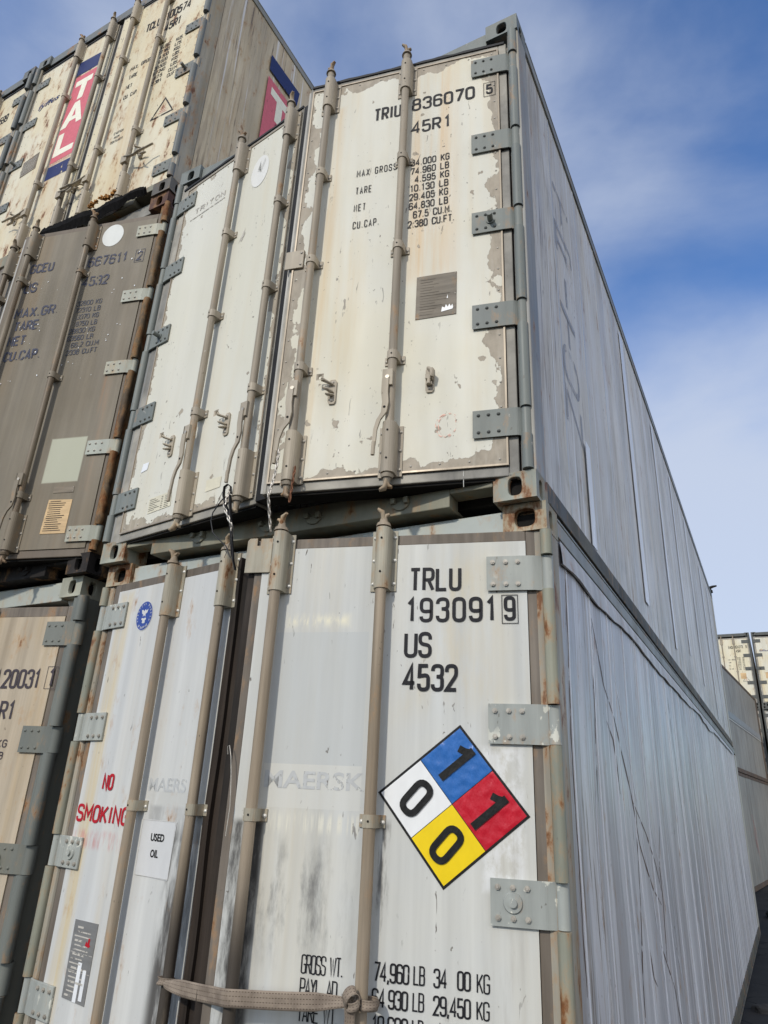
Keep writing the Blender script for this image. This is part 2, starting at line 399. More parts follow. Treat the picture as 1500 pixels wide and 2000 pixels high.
def hinge_mesh(st, sg, peg):
    def f():
        b = MB(); h = st['hh']; k = st['kx']; e = st['hs']; T = .012
        # blade on the door, stepping back to the knuckle; sg=-1 right door
        pr = [(-k + .012, .002), (-k * .25, -.010), (.025, -T), (e, -T)]
        for (a, ya), (c, yc) in zip(pr[:-1], pr[1:]):
            z0, z1 = -h / 2, h / 2
            v = [(sg * a, ya, z0), (sg * c, yc, z0), (sg * c, yc, z1), (sg * a, ya, z1), (sg * a, ya + .011, z0), (sg * c, yc + .011, z0), (sg * c, yc + .011, z1), (sg * a, ya + .011, z1)]
            b.add(v, [(0, 1, 2, 3) if sg > 0 else (3, 2, 1, 0), (4, 7, 6, 5), (0, 4, 5, 1), (3, 2, 6, 7), (1, 5, 6, 2), (0, 3, 7, 4)])
        b.cyl((-sg * k, .004, -h / 2), (-sg * k, .004, h / 2), st['kr'], n=16)
        for s in st['hb']:
            for z in (-h / 2 + .022, h / 2 - .022):
                if st['bolt'] == 'hex': b.cyl((sg * s, -T, z), (sg * s, -T - .007, z), .0095, n=6, mat=1, smooth=False); b.cyl((sg * s, -T - .007, z), (sg * s, -T - .010, z), .005, n=8, mat=1)
                else: b.rivet(sg * s, -T, z, .0085, .007, mat=1)
        if peg == 'pin': b.cyl((sg * .085, -T, 0), (sg * .085, -T - .05, 0), .0135, n=14); b.cyl((sg * .085, -T, 0), (sg * .085, -T - .006, 0), .021, n=14)
        if peg == 'disc': b.cyl((sg * .088, -T, .0), (sg * .088, -T - .007, 0), .032, .029, n=28); b.cyl((sg * .088, -T - .007, .0), (sg * .088, -T - .016, 0), .013, n=16)
        return b.mesh('hinge', [st['m_hinge'], st['m_bolt']])
    return cached(('hinge', st['id'], sg, peg), f)

RY = -.046
def rod_mesh(st, z0, z1, sg, bent):
    def f():
        b = MB(); r = st['rr']
        b.cyl((0, RY, z0), (0, RY, z1), r, n=18)
        for z, d in ((z1, 1), (z0, -1)):
            b.cyl((0, RY, z), (0, RY, z + d * .014), r * 1.45, r * 1.25, n=16)
            b.cyl((0, RY, z + d * .014), (0, RY, z + d * .04), r * .95, r * .6, n=12)
            # twisted cam blades
            b.tube([(0, RY, z + d * .02), (.003 * sg, RY - .004, z + d * .045), (.006 * sg, RY - .010, z + d * .062), (.024 * sg, RY - .018, z + d * .074)], [.017, .015, .016, .009], 8, 1, flat=.65)
            b.tube([(0, RY, z + d * .035), (-.008 * sg, RY + .004, z + d * .050), (-.022 * sg, RY + .004, z + d * .055)], [.015, .013, .009], 8, 1, flat=.7)
        return b.mesh('locking_rod', [st['m_rod'], st['m_cam']])
    return cached(('rod', st['id'], z0, z1, sg), f)

def bracket_mesh(st, h, w, boltn):
    def f():
        b = MB(); R2 = .030
        poly = []
        wf = w / 2
        # flange + half round housing profile (x, y), extruded in z
        prof = [(-wf, 0), (-wf, -.006), (-R2 - .002, -.006)]
        for i in range(11):
            a = math.pi + math.pi * i / 10; prof.append((R2 * math.cos(a), RY + .004 + R2 * math.sin(a)))
        prof += [(R2 + .002, -.006), (wf, -.006), (wf, 0)]
        n = len(prof); vs = [(x, y, -h / 2) for x, y in prof] + [(x, y, h / 2) for x, y in prof]
        b.add(vs, [(i, i + 1, n + i + 1, n + i)[::-1] for i in range(n - 1)], 0, False)
        b.add(vs[:n], [tuple(range(n))]); b.add(vs[n:], [tuple(range(n - 1, -1, -1))])
        for i in range(boltn):
            z = -h / 2 + .03 + (h - .06) * i / (boltn - 1)
            for s in (-1, 1): b.rivet(s * (wf - .010), -.006, z, .0085, .007, mat=1)
        b.cyl((0, RY - R2 + .0042, h * .3), (0, RY - R2 + .002, h * .3), .0045, n=10, mat=2); b.cyl((0, RY - R2 + .0042, -h * .25), (0, RY - R2 + .002, -h * .25), .0045, n=10, mat=2)
        return b.mesh('rod_bracket', [st['m_hw'], st['m_rivet'], M['hole']])
    return cached(('br', st['id'], h, w, boltn), f)

def guide_mesh(st):
    def f():
        b = MB(); w = .047; prof = [(-w, 0), (-w, -.006), (-.029, -.007)]
        for i in range(11):
            a = math.pi + math.pi * i / 10; prof.append((.0265 * math.cos(a), RY + .002 + .0255 * math.sin(a)))
        prof += [(.029, -.007), (w, -.006), (w, 0)]
        n = len(prof); h = .021; vs = [(x, y, -h) for x, y in prof] + [(x, y, h) for x, y in prof]
        b.add(vs, [(i, i + 1, n + i + 1, n + i)[::-1] for i in range(n - 1)]); b.add(vs[:n], [tuple(range(n))]); b.add(vs[n:], [tuple(range(n - 1, -1, -1))])
        for s in (-1, 1): b.rivet(s * .038, -.007, -.003, .0085, .006, mat=1)
        b.cyl((0, RY - .0238, 0), (0, RY - .0250, 0), .004, n=8, mat=2)
        return b.mesh('rod_guide', [st['m_hw'], st['m_rivet'], M['hole']])
    return cached(('gd', st['id']), f)

def handle_mesh(st, kind, sg):
    def f():
        b = MB()
        if kind == 'down':
            b.box(-.034, .012, RY - .030, RY - .010, -.05, .03); b.box(-.034, -.028, RY - .030, RY + .02, -.05, .03)
            b.cyl((-.010, RY - .030, -.012), (-.010, RY - .036, -.012), .009, n=12, mat=1)
            pts = [(-.018, -.02), (-.019, -.09), (-.013, -.14), (-.018, -.19), (-.040, -.225), (-.052, -.27), (-.056, -.345)]
            for (x0, z0), (x1, z1), w0, w1 in zip(pts[:-1], pts[1:], (.030, .030, .028, .024, .018, .016), (.030, .028, .024, .018, .016, .015)):
                v = []
                for (x, z, w) in ((x0, z0, w0), (x1, z1, w1)):
                    for y in (RY - .036, RY - .026): v += [(x - w / 2, y, z), (x + w / 2, y, z)]
                b.add(v, [(0, 1, 5, 4), (2, 6, 7, 3), (0, 4, 6, 2), (1, 3, 7, 5), (0, 2, 3, 1), (4, 5, 7, 6)])
            b.cyl((-.016, RY - .0262, -.165), (-.016, RY - .0372, -.165), .006, n=10, mat=2)
            b.tube([(-.056, RY - .033, -.33), (-.058, RY - .031, -.39)], .009, 8, 0)
        else:
            b.box(-.03, .03, RY - .034, RY - .008, -.035, .035)
            b.tube([(0, RY - .03, .02), (sg * .05, RY - .03, .005), (sg * .12, RY - .04, -.022), (sg * .16, RY - .045, -.014), (sg * .23, RY - .03, .012), (sg * .30, RY - .03, .015)], [.012, .013, .012, .011, .010, .009], 8, 0, flat=.55)
            b.tube([(sg * .13, RY - .03, .02), (sg * .16, RY - .02, -.04), (sg * .20, RY - .03, -.062)], [.011, .013, .008], 8, 0, flat=.6)
            b.tube([(sg * .09, -.008, .03), (sg * .13, -.03, .045), (sg * .18, -.035, .03)], [.012, .014, .008], 8, 0, flat=.6)
        return b.mesh('door_handle', [st['m_hw'], st['m_rivet'], M['hole']])
    return cached(('hd', st['id'], kind, sg), f)

def retainer_mesh(st, kind):
    def f():
        b = MB(); P = [(x, z) for x, z in [(-.019, -.052), (-.012, -.064), (.012, -.064), (.019, -.052), (.019, .052), (.012, .064), (-.012, .064), (-.019, .052)]]
        b.prism(P, -.008, 0, 'y'); b.rivet(0, -.008, -.046, .009, .007, 1); b.rivet(0, -.008, .048, .009, .007, 1)
        if kind == 'shut':
            b.box(-.015, .015, -.034, -.008, -.008, .012); b.tube([(-.002, -.03, .045), (.016, -.038, .028), (.014, -.036, -.004)], [.013, .015, .010], 8, 0, flat=.7)
            b.box(-.012, .012, -.026, -.008, -.034, -.020); b.tube([(.0, -.012, .0), (.0, -.03, -.012), (.0, -.032, -.036)], .008, 8)
        else:
            b.tube([(.004, -.012, .034), (-.022, -.028, .044), (-.046, -.034, .058)], [.009, .010, .014], 8, 0, flat=.55)
            b.ring_plate((-.052, -.042, .064), (1, 0, 0), (0, 0, 1), (0, -1, 0), .036, .034, .010, .010, .01, 0, 16)
            b.tube([(.0, -.010, -.004), (-.016, -.032, .002), (-.040, -.030, .014)], [.011, .011, .006], 8, 0, flat=.6)
            b.tube([(.0, -.010, -.018), (-.006, -.032, -.028), (-.022, -.036, -.024)], [.011, .011, .006], 8, 0, flat=.6)
        return b.mesh('handle_retainer', [st['m_hw'], st['m_rivet']])
    return cached(('rt', st['id'], kind), f)

CW, CH, CL = 2.438, 2.896, 12.192
def casting_mesh(st, sg, top, key='m_cast', big=False):
    """corner fitting; origin = outer front corner; sg=+1 right corner, -1 left corner; top/bottom"""
    def f():
        b = MB(); w, d, h = .178, .162, .118; zs = -1 if top else 1; hu, hv = (.042, .039) if big else (.0285, .040)
        cx = -sg * w / 2; cz = zs * h / 2
        b.ring_plate((cx, 0, cz), (sg, 0, 0), (0, 0, 1), (0, -1, 0), w, h, hu, hv, .03)
        b.ring_plate((0, d / 2, cz), (0, 1, 0), (0, 0, 1), (sg, 0, 0), d, h, .026, .04, .03)
        b.ring_plate((-sg * w, d / 2, cz), (0, -1, 0), (0, 0, 1), (-sg, 0, 0), d, h, .001, .001, .001)
        b.ring_plate((cx, d / 2, 0 if top else 0), (1, 0, 0), (0, 1, 0), (0, 0, -zs), w, d, .05, .028, .028)
        b.add([(0, 0, zs * h), (-sg * w, 0, zs * h), (-sg * w, d, zs * h), (0, d, zs * h)], [(0, 1, 2, 3)])
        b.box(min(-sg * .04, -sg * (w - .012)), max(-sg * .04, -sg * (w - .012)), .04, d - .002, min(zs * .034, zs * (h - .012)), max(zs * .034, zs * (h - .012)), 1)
        return b.mesh('corner_casting', [st[key], M['black']])
    return cached(('cast', st['id'], sg, top, key, big), f)

def door_parts(root, st, sg, ang, side):
    """one door leaf with everything bolted to it. local frame: hinge axis at x=0, outer face y=0, z up"""
    d = st[side]; w0, w1 = d['x']; z0, z1 = st['dz']; T = .085
    b = MB(); lo, hi = (min(sg * w0, sg * w1), max(sg * w0, sg * w1))
    nx, nz = 14, 30
    V = []; F = []
    for j in range(nz + 1):
        for i in range(nx + 1):
            x = lo + (hi - lo) * i / nx; z = z0 + (z1 - z0) * j / nz
            e = min(i, nx - i, 2) / 2 * min(j, nz - j, 2) / 2
            V.append((x, -.0 + .0012 * e * noise.noise(Vector((x * 3 + st['seed'], z * 1.6, sg))), z))
    F = [(j * (nx + 1) + i, j * (nx + 1) + i + 1, (j + 1) * (nx + 1) + i + 1, (j + 1) * (nx + 1) + i) for j in range(nz) for i in range(nx)]
    b.add(V, F, 0, True); b.box(lo + .0003, hi - .0003, .002, T, z0 + .0003, z1 - .0003, 0)
    if st.get('rivets'):
        for i in range(9):
            x = lo + .035 + (hi - lo - .07) * i / 8; b.rivet(x, 0, z0 + .03, .006, .004, 1); b.rivet(x, 0, z1 - .03, .006, .004, 1)
        for i in range(1, 20):
            z = z0 + .03 + (z1 - z0 - .06) * i / 20; b.rivet(lo + .025, 0, z, .006, .004, 1); b.rivet(hi - .025, 0, z, .006, .004, 1)
    door = obj('door', b, root, [d['mat'], st['m_rivet']])
    door.location = ((CW - st['px']) if sg < 0 else st['pxl'], st.get('py', 0.0), 0); door.rotation_euler = (0, 0, R(-sg * ang))
    # rubber seal and trim frame round the leaf
    b = MB(); q0, q1 = d['seal']; a, c = sorted((sg * q0, sg * q1)); zz0, zz1 = st['sz']
    yf = .006
    for (u0, u1, v0, v1) in ((a, lo - .001, zz0, zz1), (hi + .001, c, zz0, zz1), (lo - .001, hi + .001, zz0, z0 - .001), (lo - .001, hi + .001, z1 + .001, zz1)):
        b.box(u0, u1, yf, T + .02, v0, v1)
    obj('door_seal', b, door, st['m_seal'], bevel=.004)
    b = MB(); b.box(a + .012, c - .012, .020, T + .03, zz0 - .012, zz0 - .0005); obj('gap_shade_strip', b, door, M['black'])  # black strip added so the gap under the leaf reads as deep shade
    if st['id'] in ('A2', 'B3'):
        b = MB(); n = 40; V = []
        for j in range(n + 1):
            x = a + .01 + (c - a - .02) * j / n; h = .016 + .007 * noise.noise(Vector((x * 13, sg, 5))); V += [(x, -.001, zz1 - .006), (x, -.001, zz1 - .006 + h), (x, .09, zz1 - .006 + h), (x, .09, zz1 - .006)]
        b.add(V, [(4 * j + k, 4 * j + (k + 1) % 4, 4 * j + 4 + (k + 1) % 4, 4 * j + 4 + k) for j in range(n) for k in range(4)] + [(0, 1, 2, 3), (4 * n + 3, 4 * n + 2, 4 * n + 1, 4 * n)])
        obj('top_gasket', b, door, M['rubber'])
    if st.get('trim'):
        b = MB()
        for (u0, u1, v0, v1) in ((lo, lo + .008, z0, z1), (hi - .008, hi, z0, z1), (lo + .008, hi - .008, z0, z0 + .008), (lo + .008, hi - .008, z1 - .008, z1)):
            b.box(u0, u1, -.005, .0, v0, v1)
        obj('door_trim', b, door, st['m_trim'])
    # free edge gasket lips
    b = MB(); e = sg * q1
    for (s0, s1, y0, y1, mt) in d.get('lips', ()):
        u0, u1 = sorted((sg * s0, sg * s1)); n = 24; V = []
        for j in range(n + 1):
            z = zz0 + .01 + (zz1 - zz0 - .02) * j / n; wv = d.get('wob', .0) * noise.noise(Vector((z * 1.7, s0 * 9, sg)))
            V += [(u0 + wv, y0, z), (u1 + wv, y0 + wv * .5, z), (u1 + wv, y1, z), (u0 + wv, y1, z)]
        F = [(4 * j + k, 4 * j + (k + 1) % 4, 4 * j + 4 + (k + 1) % 4, 4 * j + 4 + k) for j in range(n) for k in range(4)]
        b.add(V, F + [(3, 2, 1, 0), (4 * n, 4 * n + 1, 4 * n + 2, 4 * n + 3)], mt)
    if b.v: obj('edge_gasket', b, door, [M['rubber'], st['m_seal'], M['oldrubber'], M['alu']])
    for i, z in enumerate(st['hz']):
        obj('hinge', hinge_mesh(st, sg, st['peg'] if i == 2 else None), door, loc=(0, 0, z), bevel=.0025 if st['near'] else 0)
    rz0, rz1 = st['rz']
    for k, s in enumerate(d['rods']):
        x = sg * s
        obj('locking_rod', rod_mesh(st, rz0, rz1, 1 if k else -1, 0), door, loc=(x, 0, 0))
        h = st['bt'][1] - st['bt'][0]; bw = st.get('bw', .105)
        obj('rod_bracket', bracket_mesh(st, round(h, 3), bw, 3), door, loc=(x, 0, sum(st['bt']) / 2))
        h = st['bb'][1] - st['bb'][0]
        obj('rod_bracket', bracket_mesh(st, round(h, 3), bw, 3), door, loc=(x, 0, sum(st['bb']) / 2))
        for z in st['gz']: obj('rod_guide', guide_mesh(st), door, loc=(x, 0, z))
        obj('door_handle', handle_mesh(st, st['handle'], 1 if (k == 0) == (sg < 0) else -1), door, loc=(x, 0, st['hdz']))
    for s, z, kind in d.get('ret', ()): obj('handle_retainer', retainer_mesh(st, kind), door, loc=(sg * s, 0, z))
    return door

def surf(seed, amp, y, z):
    y0, y1, z0, z1 = .165, 11.86, .13, 2.80
    e = min(1, max(0, min(z - z0, z1 - z)) / .38) * min(1, max(0, min(y - y0, y1 - y)) / .1)
    n = noise.noise(Vector((y * 2.2 + z * .9 + seed, z * .35, seed))) * amp * 1.1 + noise.noise(Vector((y * .7, z * .8, seed + 5))) * amp * 1.4 + abs(noise.noise(Vector((y * 3.1 - z * 1.2, z * .5, seed + 9)))) * amp * .2
    return n * e - .012
def side_mesh(st, sgx, seed, amp=.005):
    """side skin, outer face near x=0 looking +x (sgx=1) or -x"""
    def f():
        b = MB(); ny, nz = 236, 14; y0, y1, z0, z1 = .165, 11.86, .13, 2.80; V = []
        for i in range(ny + 1):
            y = y0 + (y1 - y0) * i / ny
            for j in range(nz + 1):
                z = z0 + (z1 - z0) * j / nz; V.append((sgx * surf(seed, amp, y, z), y, z))
        F = [((i) * (nz + 1) + j, (i + 1) * (nz + 1) + j, (i + 1) * (nz + 1) + j + 1, i * (nz + 1) + j + 1)[::sgx] for i in range(ny) for j in range(nz)]
        b.add(V, F, 0, True)
        def strip(y, w, h, mt):
            V = []; n = 28
            for j in range(n + 1):
                z = z0 + (z1 - z0) * j / n
                for yy, hh in ((y, -.001), (y + w * .15, h), (y + w * .85, h), (y + w, -.001)): V.append((sgx * (surf(seed, amp, yy, z) + hh), yy, z))
            b.add(V, [(4 * j + k, 4 * j + k + 1, 4 * j + 5 + k, 4 * j + 4 + k)[::sgx] for j in range(n) for k in range(3)], mt, False)
        y = .3 if st['id'] == 'A1' else 99
        while y < 11.8:     # fine raised ribs
            strip(y + .03 * noise.noise(Vector((y * 3, seed, 1))), .010, .0035, 2); y += .2033 * (1 + (int(y * 10) % 2))
        y = .62
        while y < 11.8: strip(y, .03, .0022, 1); y += .61     # lapped panel joints
        b.box(*sorted((sgx * -.075, sgx * -.04)), y0, y1, z0, z1, 0)
        return b.mesh('side_panel', [st['m_side'], st.get('m_joint', st['m_side']), RIBM])
    return cached(('side', st['id'], sgx, seed), f)

def container(st, label, loc, angR=0, angL=0, rz=0, group=None, seed=0):
    root = thing('shipping_container', label, 'container', loc, rz, group)
    fm = st['m_frame']
    # corner posts with the rounded hinge column
    for sg in (1, -1):
        def post():
            b = MB(); X = lambda x: CW - x if sg > 0 else x
            P = [(X(0), .012), (X(0), .155), (X(.13), .155), (X(.13), .108), (X(.062), .108), (X(.062), .02), (X(.055), .012)]
            if sg < 0: P = P[::-1]
            b.prism(P, .118, CH - .118, 'z', 1)
            kx = (st['px'] - st['kx']) if sg > 0 else (st['pxl'] - st['kx'])
            hz = sorted(st['hz']); cuts = [.125] + sum([[z - st['hh'] / 2 - .003, z + st['hh'] / 2 + .003] for z in hz], []) + [CH - .125]
            for a, c in zip(cuts[::2], cuts[1::2]):
                if st.get('rough'):
                    k = max(4, int((c - a) / .025)); pts = [(X(kx) + .006 * noise.noise(Vector((z_ * 9, sg, 1))), .006 + .005 * noise.noise(Vector((z_ * 9, sg, 7))), z_) for z_ in [a + (c - a) * q / k for q in range(k + 1)]]
                    b.tube(pts, [(st['kr'] + .002) * (1 + .45 * noise.noise(Vector((p_[2] * 23, 3, 3)))) for p_ in pts], 14)
                else: b.cyl((X(kx), .006, a), (X(kx), .006, c), st['kr'] + .002, n=16)
            return b.mesh('corner_post', [fm, st.get('m_post', fm)])
        obj('corner_post', cached(('post', st['id'], sg), post), root, bevel=.006 if st['near'] else 0)
        def rpost():
            b = MB(); X = lambda x: CW - x if sg > 0 else x
            b.box(*sorted((X(.0), X(.12))), CL - .33, CL - .002, .118, CH - .118); return b.mesh('corner_post', [st.get('m_rpost', st['m_rail'])])
        obj('corner_post', cached(('rpost', st['id'], sg), rpost), root, bevel=.01 if st['near'] else 0)
        for top in (True, False):
            x = CW if sg > 0 else 0; z = CH if top else 0
            key = 'm_castT' if top else 'm_castB'
            if key not in st: key = 'm_cast'
            obj('corner_casting', casting_mesh(st, sg, top, key, top and st.get('bighole', False)), root, loc=(x, 0, z), bevel=.007 if st['near'] else 0)
            o = obj('corner_casting', casting_mesh(st, -sg, top, key), root, loc=(x, CL, z)); o.rotation_euler = (0, 0, math.pi)
    def header():
        b = MB(); b.box(.18, CW - .18, .02, .12, 2.765, 2.872); b.box(.18, CW - .18, .035, .12, 2.872, 2.886)
        for sg in (1, -1):      # corner gussets
            X = lambda x: CW - x if sg > 0 else x
            P = [(X(.062), 2.64), (X(.12), 2.70), (X(.17), 2.765), (X(.18), 2.777), (X(.062), 2.777)]
            if sg < 0: P = P[::-1]
            b.prism(P, .06, .10, 'y')
        return b.mesh('door_header', [st.get('m_header', fm)])
    obj('door_header', cached(('header', st['id']), header), root, bevel=.004 if st['near'] else 0)
    def sill():
        b = MB()
        b.box(.37, CW - .37, .004, .10, .012, .128); b.box(.182, .37, .006, .10, .072, .130); b.box(CW - .37, CW - .182, .006, .10, .072, .130)
        b.box(.37, CW - .37, .10, .16, .016, .03)
        for s in st['L']['rods']:
            b.box(st['pxl'] + s - .035, st['pxl'] + s - .012, -.022, .004, .06, .085); b.box(st['pxl'] + s + .03, st['pxl'] + s + .05, -.022, .004, .055, .085)
            b.prism([(st['pxl'] + s + .008 + .045 * math.cos(a), .07 + .04 * math.sin(a)) for a in [math.pi + math.pi * i / 10 for i in range(11)]], -.005, .004, 'y')
        for s in st['R']['rods']:
            x = CW - st['px'] - s
            b.box(x - .035, x - .012, -.022, .004, .06, .085); b.box(x + .03, x + .05, -.022, .004, .055, .085)
            b.prism([(x + .008 + .045 * math.cos(a), .07 + .04 * math.sin(a)) for a in [math.pi + math.pi * i / 10 for i in range(11)]], -.005, .004, 'y')
        return b.mesh('door_sill', [st.get('m_sill', fm)])
    obj('door_sill', cached(('sill', st['id']), sill), root, bevel=.004 if st['near'] else 0)
    # body: inner floor, roof, far end
    def body():
        b = MB(); b.box(.075, CW - .075, .165, CL - .34, .06, .155, 0); return b.mesh('floor', [M['inside']])
    obj('floor', cached('floor', body), root)
    def roof():
        b = MB(); b.box(.02, CW - .02, .125, CL - .2, CH - .10, CH - .022); return b.mesh('roof', [st['m_rail']])
    obj('roof', cached(('roof', st['id']), roof), root)
    def rear():
        b = MB(); b.box(.125, CW - .125, CL - .335, CL - .06, .12, CH - .12); return b.mesh('end_wall', [st['m_side']])
    obj('end_wall', cached(('rear', st['id']), rear), root)
    for sgx in (1, -1):
        obj('side_panel', side_mesh(st, sgx, st['seed'] + seed, st.get('amp', .005)), root, loc=(CW if sgx > 0 else 0, 0, 0))
        def rails():
            b = MB(); s = sgx
            def bx(x0, x1, *r): b.box(*sorted((s * x0, s * x1)), *r)
            bx(-.07, -.001, .165, CL - .165, 2.80, 2.868); bx(-.06, .002, .165, CL - .165, 2.868, 2.880)
            n0 = len(b.f); bx(-.07, .0, .165, CL - .165, .035, .132); bx(-.07, .012, .165, CL - .165, .020, .034)
            for q in range(n0, len(b.f)): b.m[q] = 1
            return b.mesh('side_rail', [st['m_rail'], st.get('m_railb', st['m_rail'])])
        obj('side_rail', cached(('rails', st['id'], sgx), rails), root, loc=(CW if sgx > 0 else 0, 0, 0), bevel=.004 if st['near'] else 0)
    dR = door_parts(root, st, -1, angR, 'R'); dL = door_parts(root, st, 1, angL, 'L')
    return root, dR, dL

# ------------------------------------------------------------------ material set
M = {}
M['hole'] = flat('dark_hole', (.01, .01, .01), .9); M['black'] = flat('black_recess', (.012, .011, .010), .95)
M['inside'] = flat('inside', (.05, .045, .04), .9); M['rubber'] = flat('rubber', (.012, .0125, .015), .6, var=.4, sc=8)
M['oldrubber'] = paint('old_rubber', (.040, .029, .022), .75, two=(.016, .013, .011), streak=.45, sv=(60, 60, .8), grime=.4, specks=0, bump=.4)
M['alu'] = paint('aluminium_strip', (.45, .44, .41), .4, streak=.35, sv=(80, 80, .5), grime=.5, specks=.3)
BOLT = flat('rivet_grey', (.42, .39, .34), .42, .25, sc=60); BOLTW = flat('rivet_bright', (.72, .70, .64), .35, .3, sc=60); BOLTD = flat('rivet_dark', (.15, .155, .15), .5, .3, sc=60)
TAUPE = paint('rod_taupe', (.365, .315, .245), .55, two=(.30, .26, .205), streak=.3, sv=(40, 40, 1.5), grime=.8, gcol=(.13, .10, .07), specks=1, rust=.10, chips=((.50, .47, .40), .68), bump=.22)
TAUPE1 = paint('rod_taupe_dirty', (.345, .285, .215), .6, two=(.30, .24, .17), streak=.32, sv=(40, 40, 1.5), grime=.8, gcol=(.13, .10, .07), specks=1, rust=.10, bump=.2)
TAUPE2 = paint('rod_sooty', (.345, .285, .215), .6, two=(.30, .24, .17), streak=.32, sv=(40, 40, 1.5), grime=.8, gcol=(.13, .10, .07), specks=1, bump=.2,
               regions=[(-9, 9, -9, 1.62, .40, (.045, .038, .032), (9, 9, 2.6), .22, .52, .95)])
HW1 = paint('bracket_pale', (.42, .395, .315), .5, two=(.34, .305, .235), streak=.35, sv=(30, 30, 2), grime=.7, gcol=(.14, .10, .06), rust=.35, bump=.18)
HW2 = paint('bracket_taupe', (.43, .375, .29), .5, two=(.36, .315, .25), streak=.2, sv=(30, 30, 2), grime=.45, specks=.7, bump=.18)
CAM = paint('cam_casting', (.40, .33, .235), .6, two=(.25, .18, .12), streak=.2, grime=.4, rust=.5, bump=.3)

GREYBLUE = paint('frame_blue_grey', (.175, .195, .188), .5, two=(.21, .228, .212), streak=.12, sv=(20, 20, .8), grime=.3, specks=.5, bump=.16, chips=((.40, .39, .35), .66), rust=.08)
A2CAST = paint('casting_grey', (.36, .37, .31), .6, two=(.29, .31, .27), streak=.25, sv=(12, 12, 2), grime=.35, yellow=.3, ycol=(.30, .20, .09), rust=.72, bump=.4)
A1FRAME = paint('frame_pale_green', (.30, .30, .235), .5, two=(.23, .24, .195), streak=.25, sv=(26, 26, .9), grime=.3, yellow=.5, ycol=(.42, .32, .13), rust=.62, bump=.22)
A1CAST = paint('casting_rusty', (.40, .395, .30), .6, two=(.34, .33, .26), grime=.3, streak=.2, rust=.82, bump=.45)
A1HINGE = paint('hinge_pale_grey', (.385, .40, .365), .45, two=(.335, .355, .335), streak=.2, sv=(18, 18, 2), grime=.25, specks=.6, chips=((.60, .60, .53), .60), bump=.16, rust=.12)
A1HEAD = paint('header_grey_green', (.42, .455, .43), .5, streak=.12, sv=(2, 2, 6), grime=.25, yellow=.25, specks=.5, rust=.32)
SILL = paint('sill_olive', (.27, .262, .195), .55, two=(.225, .22, .17), streak=.25, sv=(9, 9, 3), grime=.5, gcol=(.15, .12, .06), yellow=.55, ycol=(.22, .14, .05), rust=.3, bump=.22)
SEALA2 = paint('seal_grey', (.40, .375, .32), .55, two=(.27, .26, .235), streak=.4, sv=(7, 7, 7), grime=.7, gcol=(.07, .07, .07), bump=.25)
SEALA1 = paint('seal_taupe', (.22, .188, .155), .6, two=(.15, .125, .10), streak=.35, sv=(30, 30, 1.2), grime=.8, gcol=(.05, .04, .032), rust=.2, bump=.25)
TRIM = paint('trim_worn', (.40, .34, .265), .4, streak=.3, sv=(20, 20, .6), grime=.5, metal=.2)

WH2 = (.665, .635, .52)
A2R = paint('door_cream_a', WH2, .60, two=(.67, .66, .585), streak=.10, sv=(5, 5, .35), grime=.22, gcol=(.34, .29, .20), yellow=.50, ycol=(.60, .43, .19),
            specks=.9, scr=.7, peel=(-1.10, -.03, .15, 2.66, .052, (.39, .34, .27), .5),
            regions=[(-.56, -.20, 1.1, 2.7, .14, (.62, .38, .15), (9, 9, .35), .42, .68, .6),
                     (-.99, -.86, .2, 2.5, .05, (.60, .42, .20), (9, 9, .35), .42, .66, .5)])
A2L = paint('door_cream_b', (.67, .66, .585), .60, two=(.66, .645, .55), streak=.08, sv=(5, 5, .35), grime=.18, gcol=(.34, .29, .20), yellow=.32, ycol=(.60, .46, .24),
            specks=.8, scr=.4, peel=(.065, 1.12, .16, 2.69, .022, (.42, .37, .29), .35))
WH1 = (.555, .57, .56)
A1R = paint('door_white_streaked_a', WH1, .60, two=(.585, .585, .545), streak=.16, sv=(14, 14, .5), grime=.35, gcol=(.33, .32, .28), yellow=.32, ycol=(.55, .45, .26), specks=.9, scr=1,
            regions=[(-.56, -.02, 2.0, 2.8, .25, (.58, .47, .26), (5, 5, .9), .40, .68, .62),
                     (-1.0, -.62, 1.885, 2.38, 0, (.46, .485, .49), None, 0, 0, .55),
                     (-1.0, -.62, 1.735, 1.885, 0, (.60, .60, .56), None, 0, 0, .5),
                     (-.98, -.68, 2.384, 2.47, .06, (.82, .77, .58), (22, 22, 5), .42, .56, .9),
                     (-1.0, -.6, 1.64, 1.735, .04, (.70, .68, .58), (60, 60, 2.5), .45, .6, .8),
                     (-1.12, -.56, 1.18, 1.70, .20, (.13, .13, .127), (13, 13, 3.4), .44, .70, .85),
                     (-1.12, -.96, .6, 1.70, .03, (.04, .037, .035), (12, 12, 2.5), .36, .58, .95),
                     (-.60, -.48, 1.2, 1.72, .04, (.08, .075, .07), (14, 14, 2), .50, .62, .8),
                     (-.20, -.03, 1.50, 1.98, .03, (.72, .73, .73), (14, 14, 9), .40, .56, .75),
                     (-.20, -.02, .9, 2.1, .06, (.36, .34, .30), (12, 12, 1.3), .42, .66, .6)])
